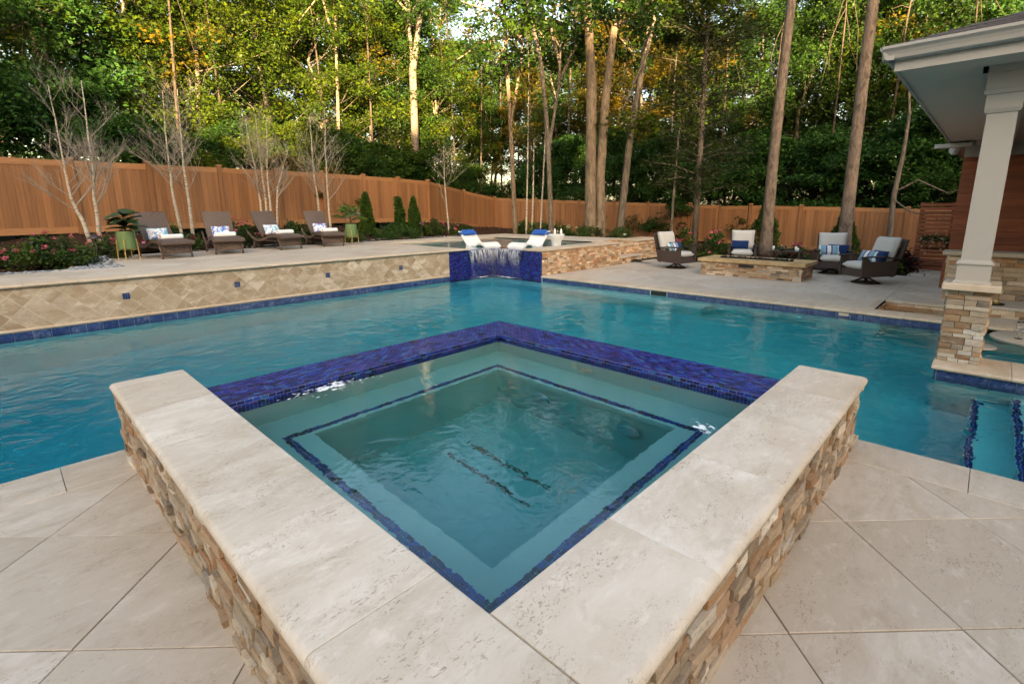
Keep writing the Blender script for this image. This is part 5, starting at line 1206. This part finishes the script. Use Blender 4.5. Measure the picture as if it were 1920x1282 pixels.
# ------------------------------------------------------------------ bare birches inside the fence
def bare_tree(label, stems, seed, spread=1.0, levels=3):
    """stems: list of polylines; a twiggy leafless crown grows from the upper part of each"""
    r_ = random.Random(seed); x0, y0, z0 = stems[0][0]; zb = gz(x0, y0)
    t = thing('bare_birch', label, 'tree', (x0, y0, zb)); tw = MB(); off = Vector((x0, y0, zb))
    def grow(p, d, L, rad, lv):
        n = 3; pts_ = [p]; dd = d.copy()
        for k in range(n):
            dd = (dd+Vector((r_.gauss(0, .10), r_.gauss(0, .10), .10+r_.gauss(0, .05)))).normalized(); pts_.append(pts_[-1]+dd*L/n)
        tw.tube(pts_, [rad, rad*.8, rad*.6, rad*.35], 4 if lv else 3, False)
        if lv <= 0: return
        for k in range(r_.randint(4, 6)):
            u = r_.uniform(.2, .95); i = min(2, int(u*3)); q = pts_[i].lerp(pts_[i+1], u*3-i); ax = Vector((r_.gauss(0, 1), r_.gauss(0, 1), .25)).normalized()
            nd = (dd*.9+ax*.75).normalized(); grow(q, nd, L*r_.uniform(.38, .62), max(.0016, rad*.45), lv-1)
    for s_ in stems:
        P = [Vector(p)-off for p in s_]; P[0].z = -.1; n = len(P); tot = sum((P[i+1]-P[i]).length for i in range(n-1))
        rad = [.052*spread*(1-.86*(i/(n-1))) for i in range(n)]; fine = []; fr = []
        for i in range(n-1):
            for k in range(5): fine.append(P[i].lerp(P[i+1], k/5)+Vector((r_.gauss(0, .008), r_.gauss(0, .008), 0))); fr.append(rad[i]+(rad[i+1]-rad[i])*k/5)
        fine.append(P[-1]); fr.append(rad[-1]); MB().tube(fine, fr, 8).build('trunk', MAT['birch'], t, smooth=True, fix=False)
        m_ = len(fine)
        for k in range(int(15*spread)):
            u = r_.uniform(.34, .97); i = int(u*(m_-1)); q = fine[i]; a = r_.uniform(0, 6.28)
            d = Vector((math.cos(a), math.sin(a), r_.uniform(.6, 1.5))).normalized(); grow(q, d, (1.15-.65*u)*r_.uniform(.75, 1.25)*1.3*spread, fr[i]*.34+.002, levels-1)
    tw.build('crown', MAT['twig'], t, fix=False); return t
bare_tree('bare grey birch with two crooked stems beside the rose bush', [[(1.58, 14.66, .8), (1.46, 14.77, 1.47), (1.33, 14.9, 2.0), (1.33, 14.91, 2.68), (1.30, 14.83, 4.3)], [(1.68, 14.56, .8), (1.69, 14.54, 1.64), (1.74, 14.47, 2.45), (1.80, 14.36, 4.4)]], 1)
bare_tree('bare grey birch with two slim stems behind the first two loungers', [[(3.74, 16.6, 1.0), (3.66, 16.6, 2.21), (3.67, 16.6, 3.08), (3.75, 16.58, 4.85)], [(3.96, 16.4, 1.0), (3.97, 16.4, 2.21), (3.97, 16.4, 3.22), (4.05, 16.36, 4.9)]], 2)
bare_tree('bare birch with four pale stems behind the third lounger', [[(6.0, 16.7, 1.0), (5.97, 16.75, 2.76), (5.85, 16.8, 4.3)], [(6.15, 16.66, 1.0), (6.12, 16.66, 2.8), (6.1, 16.7, 4.6)], [(6.22, 16.6, 1.0), (6.26, 16.6, 2.9), (6.4, 16.6, 4.5)], [(6.3, 16.55, 1.0), (6.48, 16.5, 2.4), (6.9, 16.4, 3.6)]], 3, .82)
bare_tree('bare birch with two pale stems behind the fourth lounger', [[(7.78, 16.45, 1.0), (7.70, 16.5, 2.97), (7.72, 16.5, 4.7)], [(7.98, 16.22, 1.0), (7.99, 16.21, 2.8), (8.1, 16.2, 4.9)]], 4, .9)
bare_tree('small bare tree by the fence beyond the slim conifers', [[(13.25, 16.4, 1.0), (13.16, 16.45, 2.58), (13.2, 16.5, 4.2)]], 5, .85)

# ------------------------------------------------------------------ tall trunks inside the fence
def trunk_mb(poly, rads, seed, n=14, fine=7, rough=.05):
    r_ = random.Random(seed); pts_ = [Vector(p) for p in poly]; P = []; Rr = []
    for i in range(len(pts_)-1):
        for k in range(fine): P.append(pts_[i].lerp(pts_[i+1], k/fine)); Rr.append(rads[i]+(rads[i+1]-rads[i])*k/fine)
    P.append(pts_[-1]); Rr.append(rads[-1]); Rr[0] *= 1.22; Rr[1] *= 1.06
    mb = MB(); mb.tube(P, Rr, n); ph = [r_.uniform(-1, 1) for _ in range(n)]
    for i in range(len(P)):
        for k in range(n):
            v = Vector(mb.v[i*n+k]); d = v-P[i]; mb.v[i*n+k] = tuple(P[i]+d*(1+rough*(ph[k]+r_.uniform(-.6, .6))))
    return mb
def add_limbs(mb, start, C, r0, seed):
    r_ = random.Random(seed)
    for c in C:
        s_ = Vector(start(r_.random())); c = Vector(c); m_ = s_.lerp(c, .5)+Vector((r_.gauss(0, .2), r_.gauss(0, .2), .25)); mb.tube([s_, s_.lerp(m_, .5)+Vector((r_.gauss(0, .08), r_.gauss(0, .08), .08)), m_, c], [r0, r0*.8, r0*.6, r0*.25], 6, False)
def big_tree(label, stems, bark, crown, leaf, mat, seed, aspect=.55, cat='tree', name='tree', nl=150, limbr=.07, rough=.05):
    """stems: [(polyline, radii)], crown: list of (cx,cy,cz,spread,height,n clumps)"""
    x0, y0, _ = stems[0][0][0]; z0 = gz(x0, y0); t = thing(name, label, cat, (x0, y0, z0)); off = Vector((x0, y0, z0)); g_ = np.random.default_rng(seed); r_ = random.Random(seed); C = []; Rr = []
    for cx_, cy_, cz_, sp_, hh, nc in crown:
        for k in range(nc):
            a = r_.uniform(0, 6.28); q = sp_*math.sqrt(r_.random()); C.append((cx_+q*math.cos(a)-x0, cy_+q*math.sin(a)-y0, cz_+r_.uniform(-hh, hh)-z0)); Rr.append(r_.uniform(.35, .8))
    for i, (poly, rads) in enumerate(stems):
        P = [Vector(p)-off for p in poly]; P[0].z = -.15 if P[0].z < .9 else P[0].z; mb = trunk_mb(P, rads, seed+i, rough=rough)
        if C: sub = C[i::len(stems)]; add_limbs(mb, lambda u, P=P: P[-2].lerp(P[-1], u), sub[::3], limbr, seed+i)
        mb.build('trunk', MAT[bark], t, smooth=True, fix=False)
    if C: Pp, T = clump_points(C, Rr, nl, g_, .7); inst('crown', leaf_mesh('crown', Pp, leaf, MAT[mat], seed, aspect, tint=T), t)
    return t
big_tree('thick twin-trunked oak rising beyond the hourglass table', [([(15.78, 11.01, .6), (15.73, 11.05, 3.43), (15.71, 11.08, 6.18), (15.55, 11.2, 8.2), (15.2, 11.5, 11)], [.22, .20, .185, .15, .09]), ([(16.06, 10.72, .6), (15.98, 10.8, 2.86), (16.07, 10.71, 5.64), (16.22, 10.56, 7.75), (16.7, 10.1, 10.5)], [.19, .175, .155, .13, .07])],
         'bark_tan', [(15.6, 11.3, 9.0, 3.0, 1.9, 46), (17.2, 9.9, 9.4, 2.6, 1.6, 24)], .17, 'leaf_mid', 11, rough=.09)
big_tree('leaning grey trunk beside the twin-trunked oak', [([(16.91, 10.50, .5), (17.14, 10.31, 4.05), (17.4, 10.04, 6.83), (17.64, 9.8, 8.94), (17.9, 9.6, 11)], [.15, .125, .11, .10, .06])], 'bark_grey', [(17.9, 9.4, 9.3, 2.4, 1.4, 26), (16.9, 10.2, 4.9, .9, .5, 3)], .2, 'leaf_sun', 12, nl=110)
big_tree('straight mid-sized trunk by the fence corner with a forked top', [([(15.25, 14.45, 1.0), (15.13, 14.56, 4.68), (15.03, 14.67, 7.27), (14.97, 14.73, 9.6), (14.9, 14.8, 12)], [.10, .088, .078, .06, .03]), ([(15.13, 14.56, 5.0), (15.45, 14.3, 7.3), (15.6, 14.1, 10)], [.06, .05, .025])], 'bark_tan', [(15.0, 14.6, 8.7, 2.5, 1.9, 30)], .17, 'leaf_mid', 13, nl=100)
big_tree('forked slim trunk leaning towards the fence corner', [([(15.2, 12.45, .8), (15.01, 12.53, 4.45), (14.83, 12.71, 6.86), (14.43, 13.13, 9.2), (14.2, 13.3, 11)], [.10, .085, .075, .06, .03]), ([(15.05, 12.5, 3.9), (15.25, 12.2, 6.2), (15.2, 12.1, 9)], [.06, .05, .025])], 'bark_grey', [(14.9, 12.7, 8.8, 2.2, 1.6, 24)], .17, 'leaf_mid', 14, nl=100)
for k, (b, c, lb_) in enumerate((((15.3, 13.9, .8), (15.4, 13.85, 6.2), 'thin pale sapling nearest the fence-corner trunk'), ((15.45, 13.72, .8), (15.5, 13.65, 4.4), 'short thin pale sapling between two others'), ((15.65, 13.45, .8), (15.8, 13.3, 5.0), 'thin slightly tilted sapling nearest the forked trunk'))):
    big_tree(lb_, [([b, ((b[0]+c[0])/2+.03, (b[1]+c[1])/2, (b[2]+c[2])/2), c], [.036, .03, .012])], 'birch', [(c[0], c[1], c[2]-.3, .8, .8, 5)], .13, 'leaf_mid', 20+k, name='sapling', nl=60, limbr=.012)
big_tree('thin grey sapling in front of the gate post', [([(17.9, 8.81, .1), (17.9, 8.81, 1.87), (17.94, 8.76, 4.16), (18.06, 8.65, 5.8)], [.05, .042, .035, .015])], 'bark_grey', [(18.0, 8.7, 5.2, .9, .7, 7)], .13, 'needle', 24, name='sapling', nl=80, limbr=.015)
big_tree('tall straight pine trunk with furrowed bark behind the fire pit', [([(18.28, 5.53, -.05), (18.26, 5.55, 3.2), (18.29, 5.51, 6.14), (18.33, 5.47, 8.2), (18.4, 5.4, 14)], [.20, .155, .14, .13, .10])], 'bark_pine', [(18.3, 5.5, 13, 3, 1.5, 24)], .22, 'needle', 15, .12)
big_tree('tall straight pine trunk near the cedar screen', [([(20.13, 3.61, -.1), (20.1, 3.64, 3.18), (20.09, 3.65, 6.12), (20.1, 3.64, 8.2), (20.1, 3.6, 14)], [.22, .18, .165, .155, .12])], 'bark_pine', [(20.1, 3.6, 13, 3, 1.5, 24)], .22, 'needle', 16, .12)
big_tree('crooked thin bare tree against the fence by the cedar screen', [([(23.4, 2.76, -.2), (23.45, 2.83, 2.1), (23.5, 2.74, 3.54), (23.55, 2.73, 4.93), (23.4, 2.9, 6.2)], [.10, .085, .065, .045, .02]), ([(23.45, 2.83, 2.2), (23.5, 2.2, 2.6), (23.4, 1.3, 2.1), (23.3, .9, 2.3)], [.03, .027, .02, .01]), ([(23.45, 2.8, 1.9), (23.3, 2.3, 1.5), (23.3, 1.5, 1.25), (23.3, 1.1, 1.4)], [.03, .027, .02, .01])], 'bark_grey', [], .1, 'needle', 17)

# feathery cypress with drooping sprays
g_ = np.random.default_rng(31); r_ = random.Random(31); cy = thing('cypress', 'feathery olive cypress with fine sprays along a straight trunk', 'tree', (18.5, 8.15, gz(18.5, 8.15)))
mb = MB(); mb.tube([(0, 0, -.15), (0, 0, 3), (0, .03, 6), (0, .05, 9.5), (0, 0, 12)], [.13, .095, .08, .06, .03], 10); P = []; ax = []
for k in range(150):
    z = r_.uniform(1.7, 11.5); a = r_.uniform(0, 6.28); L = (2.3 if z < 7 else 2.3-.3*(z-7))*r_.uniform(.5, 1.0); d = Vector((math.cos(a), math.sin(a), r_.uniform(.05, .35)))
    q = [Vector((0, 0, z)), Vector((0, 0, z))+d*L*.5+Vector((0, 0, .10)), Vector((0, 0, z))+d*L+Vector((0, 0, -.05))]; mb.tube(q, [.022, .014, .005], 4, False)
    n = 150; u = g_.uniform(.12, 1, n); pp = np.array([tuple(q[0].lerp(q[1], min(1, 2*v)) if v < .5 else q[1].lerp(q[2], 2*v-1)) for v in u])+g_.normal(0, .11, (n, 3)); P.append(pp); ax.append(np.tile((d.x*.6, d.y*.6, .1), (n, 1)))
mb.build('trunk', MAT['bark_grey'], cy, smooth=True, fix=False); inst('crown', leaf_mesh('crown', np.concatenate(P), .17, MAT['needle'], 31, .19, .5, np.concatenate(ax)), cy)

# ------------------------------------------------------------------ woodland behind the fence
EDGE = [tree_kind(40+k, .145, 'leaf_mid', 'bark_grey', H_=13+1.5*k, rad=3.4, zlo=1.6, nc=165, nl=210, trunk_r=.13) for k in range(3)]
TALL = [tree_kind(50+k, .165, 'leaf_mid', 'bark_tan', H_=18+k, rad=3.9, zlo=5.0, nc=150, nl=200, trunk_r=.17, cr=(.5, 1.2)) for k in range(3)]
UND = [tree_kind(60+k, .125, 'leaf_dark', 'bark_dark', H_=5.2+.6*k, rad=2.1, zlo=.35, nc=120, nl=210, trunk_r=.05, cr=(.35, .75)) for k in range(3)]
PINE = [tree_kind(70+k, .26, 'needle', 'bark_pine', .09, H_=20, rad=2.7, zlo=7, nc=120, nl=150, trunk_r=.16, cr=(.45, .9), flat=.8) for k in range(2)]
SHRB = [tree_kind(80+k, .14, 'leaf_mid', 'bark_dark', H_=3.0, rad=1.7, zlo=.2, nc=46, nl=110, trunk_r=.05, cr=(.3, .6)) for k in range(2)]
def setmat(t, m):
    for c in t.children:
        if c.name.startswith('crown'): c.material_slots[0].link = 'OBJECT'; c.material_slots[0].material = MAT[m]
r_ = random.Random(99)
def pol(th, D): return D*math.cos(R(th)), D*math.sin(R(th))
KL = {'leaf_sun': 'yellow-green', 'leaf_mid': 'green', 'leaf_dark': 'dark green', 'leaf_gold': 'golden', 'needle': 'olive pine'}  # leaf colours by view angle also put sun and shade into the foliage
LM = [(86, 'past the rose bush end of the fence'), (80, 'behind the first bare birch'), (75, 'behind the second bare birch'), (70, 'behind the four-stemmed birch'), (65, 'behind the fourth lounger'), (60, 'behind the potted palm'), (55, 'behind the slim conifers'), (49, 'behind the small bare tree'),
      (43, 'beyond the fence corner'), (37, 'behind the saplings'), (33, 'behind the twin oak'), (29, 'behind the leaning trunk'), (24, 'behind the cypress'), (19, 'behind the gate'), (15, 'behind the furrowed pine trunk'), (9, 'between the two pine trunks'), (5, 'behind the pine by the screen'), (-99, 'behind the cedar screen')]
def wood(kind, nm, word, th, D, m, s_):
    x, y = pol(th, D); where = next(w_ for a_, w_ in LM if th >= a_); t = put_tree(kind, nm, '%s-leaved %s %s' % (KL[m], word, where) if m != 'needle' else 'tall olive-needled woodland pine %s' % where, x, y, r_.uniform(0, 6.28), s_, '%s %s beyond the fence' % (KL[m], word)); setmat(t, m); return t
# understorey close behind the fence: (angle, distance, colour)
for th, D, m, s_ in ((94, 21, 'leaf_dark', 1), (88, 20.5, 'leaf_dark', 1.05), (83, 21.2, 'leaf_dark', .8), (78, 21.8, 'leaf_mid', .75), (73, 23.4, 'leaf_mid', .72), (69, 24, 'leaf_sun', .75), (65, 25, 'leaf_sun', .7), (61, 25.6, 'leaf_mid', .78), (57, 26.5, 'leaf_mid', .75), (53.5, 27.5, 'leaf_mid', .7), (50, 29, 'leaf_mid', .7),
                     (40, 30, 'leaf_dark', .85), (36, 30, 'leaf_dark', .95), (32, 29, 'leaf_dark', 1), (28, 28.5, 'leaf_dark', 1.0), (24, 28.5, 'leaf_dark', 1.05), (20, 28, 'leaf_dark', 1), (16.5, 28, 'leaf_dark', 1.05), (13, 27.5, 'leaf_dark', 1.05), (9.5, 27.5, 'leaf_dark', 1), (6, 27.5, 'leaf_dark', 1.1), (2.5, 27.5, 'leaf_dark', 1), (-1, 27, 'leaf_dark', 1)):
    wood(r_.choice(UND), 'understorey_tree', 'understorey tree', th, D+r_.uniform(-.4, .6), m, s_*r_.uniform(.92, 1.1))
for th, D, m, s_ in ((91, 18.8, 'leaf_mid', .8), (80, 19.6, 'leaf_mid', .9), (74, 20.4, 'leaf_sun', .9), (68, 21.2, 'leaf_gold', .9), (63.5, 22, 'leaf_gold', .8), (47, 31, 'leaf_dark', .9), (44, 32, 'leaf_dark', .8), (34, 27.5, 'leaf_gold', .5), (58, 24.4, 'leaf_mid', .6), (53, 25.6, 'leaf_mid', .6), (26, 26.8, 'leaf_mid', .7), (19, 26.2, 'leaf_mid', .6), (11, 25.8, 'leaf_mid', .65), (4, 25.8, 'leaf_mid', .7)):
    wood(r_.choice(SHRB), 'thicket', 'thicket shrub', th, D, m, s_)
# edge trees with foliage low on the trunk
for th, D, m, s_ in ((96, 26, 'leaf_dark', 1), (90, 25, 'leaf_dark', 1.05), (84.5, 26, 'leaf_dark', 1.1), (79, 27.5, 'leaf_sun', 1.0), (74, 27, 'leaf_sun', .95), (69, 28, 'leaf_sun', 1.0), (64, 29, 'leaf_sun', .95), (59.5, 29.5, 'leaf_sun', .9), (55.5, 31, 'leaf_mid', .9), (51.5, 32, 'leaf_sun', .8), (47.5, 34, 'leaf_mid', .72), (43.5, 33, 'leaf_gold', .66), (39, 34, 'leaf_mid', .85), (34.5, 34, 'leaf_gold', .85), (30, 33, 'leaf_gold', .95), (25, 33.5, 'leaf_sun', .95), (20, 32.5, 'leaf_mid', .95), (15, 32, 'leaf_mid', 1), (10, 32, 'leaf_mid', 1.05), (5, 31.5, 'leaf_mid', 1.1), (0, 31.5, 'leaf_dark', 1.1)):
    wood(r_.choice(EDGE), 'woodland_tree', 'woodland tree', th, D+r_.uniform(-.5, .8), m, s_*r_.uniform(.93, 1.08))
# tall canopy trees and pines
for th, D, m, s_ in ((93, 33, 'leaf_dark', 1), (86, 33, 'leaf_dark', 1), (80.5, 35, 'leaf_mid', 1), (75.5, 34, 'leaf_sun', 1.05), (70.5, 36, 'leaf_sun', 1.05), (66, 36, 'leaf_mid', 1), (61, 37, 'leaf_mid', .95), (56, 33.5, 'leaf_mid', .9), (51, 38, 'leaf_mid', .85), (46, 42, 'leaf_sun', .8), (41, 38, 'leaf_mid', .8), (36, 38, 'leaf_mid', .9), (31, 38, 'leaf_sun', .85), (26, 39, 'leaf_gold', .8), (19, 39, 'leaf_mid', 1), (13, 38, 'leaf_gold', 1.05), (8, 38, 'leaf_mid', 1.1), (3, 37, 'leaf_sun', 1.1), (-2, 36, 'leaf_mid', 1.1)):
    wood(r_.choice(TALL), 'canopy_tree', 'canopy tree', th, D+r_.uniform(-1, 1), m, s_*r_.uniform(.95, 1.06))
for th, D, s_ in ((88, 41, .9), (77, 42, .9), (68, 44, .9), (58, 44, .85), (53, 42, .75), (49, 46, .72), (46, 44, .66), (40, 46, .72), (28, 44, .85), (22.5, 42, .9), (17, 43, .95), (11, 42, 1), (5, 42, 1.05), (0, 41, 1)):
    wood(r_.choice(PINE), 'pine', 'pine', th, D+r_.uniform(-1, 1), 'needle', s_)
# two notable trunks seen over the fence
big_tree('forked pale trunk catching the sun beyond the slim conifers', [([(16.7, 23.0, 1), (16.57, 23.15, 5), (16.6, 23.1, 8.9), (16.9, 22.8, 11), (17.31, 22.39, 13.5)], [.22, .20, .19, .11, .06]), ([(16.6, 23.1, 8.6), (16.55, 23.15, 10.7), (16.6, 23.2, 13.5)], [.11, .09, .05])], 'bark_grey', [(16.8, 22.9, 12.2, 2.6, 1.6, 30)], .18, 'leaf_mid', 18, nl=110)
big_tree('slender pale trunk rising behind the fourth lounger and the fence', [([(12.6, 24.4, 1), (12.69, 24.3, 3.4), (12.82, 24.17, 7.21), (13.0, 23.98, 13)], [.10, .085, .075, .04])], 'bark_tan', [(12.9, 24.0, 11.5, 2.3, 1.5, 20)], .18, 'leaf_sun', 19, nl=110)
for k, (a, b, lb_) in enumerate((((8.0, 27.7, 1.2), (7.7, 28.0, 13), 'slender pale trunk slanting behind the second bare birch'), ((8.1, 27.5, 1.2), (6.2, 29.5, 13), 'leaning pale trunk behind the second bare birch'), ((19.5, 18.7 + 6, .8), (19.3, 18.9 + 6, 13), 'slim trunk standing just beyond the fence corner'))):
    big_tree(lb_, [([a, tuple((p*.6+q*.4) for p, q in zip(a, b)), b], [.09, .075, .04])], 'bark_tan', [(b[0], b[1], 11, 1.6, 1.6, 10)], .18, 'leaf_sun', 120+k, nl=100)
# slim young trunks between the crowns
for k, (th, D, h, rr_, lean) in enumerate(((85, 24, 11, .06, .3), (77, 24.5, 12, .07, .9), (72.5, 25, 13, .06, -.4), (63, 27, 13, .06, -.7), (59, 27.5, 13, .07, .2), (54.5, 29, 13, .06, .5), (50, 31, 13, .08, -.3), (47.5, 30, 12, .06, .4), (45, 33, 13, .08, 0), (41.5, 30, 13, .07, -.4),
                                  (38, 31, 13, .08, .5), (31.5, 29, 13, .06, -.3), (27, 30, 14, .08, .3), (21.5, 27.8, 12, .06, -.3), (17.6, 29, 13, .07, .4), (12, 28, 13, .06, -.2), (8, 29, 13, .07, .3), (3, 28, 12, .06, -.3))):
    x, y = pol(th, D); zb_ = gz(x, y); where = next(w_ for a_, w_ in LM if th >= a_)
    rr_ *= .8; big_tree('slim %s young tree with a thin trunk %s' % (('yellow-green', 'golden', 'green')[k % 3], where), [([(x, y, zb_), (x+lean*.3, y-lean*.3, zb_+h*.45), (x+lean*.5, y-lean*.4, zb_+h*.75), (x+lean, y-lean, zb_+h)], [rr_, rr_*.85, rr_*.65, rr_*.3])], 'bark_young', [(x+lean*.6, y-lean*.6, zb_+h*.72, 1.5, h*.24, 12)], .14, ('leaf_sun', 'leaf_gold', 'leaf_mid')[k % 3], 300+k, name='young_tree', nl=70, limbr=.02)
# far wood: one mass of leaves and stems
g_ = np.random.default_rng(500); C = []; Rr = []; r_ = random.Random(500); mb = MB()
for k in range(1050):
    th = r_.uniform(-6, 98); D = r_.uniform(50, 66); gap = math.exp(-((th-47)/6.0)**2); top = (20-5*gap)*(D/58); x, y = pol(th, D); z = r_.uniform(0, 1)**.85*top
    if gap > .35 and 4.5 < z < 9 and r_.random() < .75: continue
    C.append((x, y, z)); Rr.append(r_.uniform(1.0, 2.0))
for k in range(60): th = r_.uniform(-5, 97); D = r_.uniform(46, 62); x, y = pol(th, D); h = r_.uniform(9, 16); mb.tube([(x, y, -1), (x+r_.gauss(0, .3), y, h)], [.17, .07], 6, False)
P, T = clump_points(C, Rr, 85, g_, .75); fwd = tag(empty('far_wood'), 'hazy mass of distant woodland behind the nearer trees', 'woods', kind='stuff')
tag(inst('foliage', leaf_mesh('foliage', P, .42, MAT['leaf_mid'], 500, .6, tint=T), fwd), kind='stuff'); tag(mb.build('stems', MAT['bark_dark'], fwd, fix=False), kind='stuff')

# unseen woods added behind the viewer, heights set to shade garden and chosen trees
g_ = np.random.default_rng(700); r_ = random.Random(700); C = []; Rr = []; mb = MB()
for k in range(2200):
    l_ = r_.uniform(-62, 62); s0_ = -45+r_.uniform(-5, 5)
    ht = 22 if l_ < -12.5 else (17.5 if l_ < -5 else (20 if l_ < 6 else 21)); z = r_.uniform(0, 1)**.9*(ht-1.0)+r_.uniform(-.3, .6)
    C.append((.62*s0_+.78*l_, .78*s0_-.62*l_, z)); Rr.append(r_.uniform(1.3, 2.2))
for k in range(60): l_ = r_.uniform(-60, 60); s0_ = -45+r_.uniform(-4, 4); x, y = .62*s0_+.78*l_, .78*s0_-.62*l_; mb.tube([(x, y, -1), (x+r_.gauss(0, .3), y, 15)], [.25, .1], 6, False)
P, T = clump_points(C, Rr, 110, g_, .8); shade_wood = tag(empty('far_wood'), 'unseen mass of tall woodland added to shade the garden at sunset', 'woods', kind='stuff')
tag(inst('foliage', leaf_mesh('foliage', P, 1.0, MAT['leaf_dark'], 700, .75, tint=T), shade_wood), kind='stuff'); tag(mb.build('stems', MAT['bark_dark'], shade_wood, fix=False), kind='stuff')
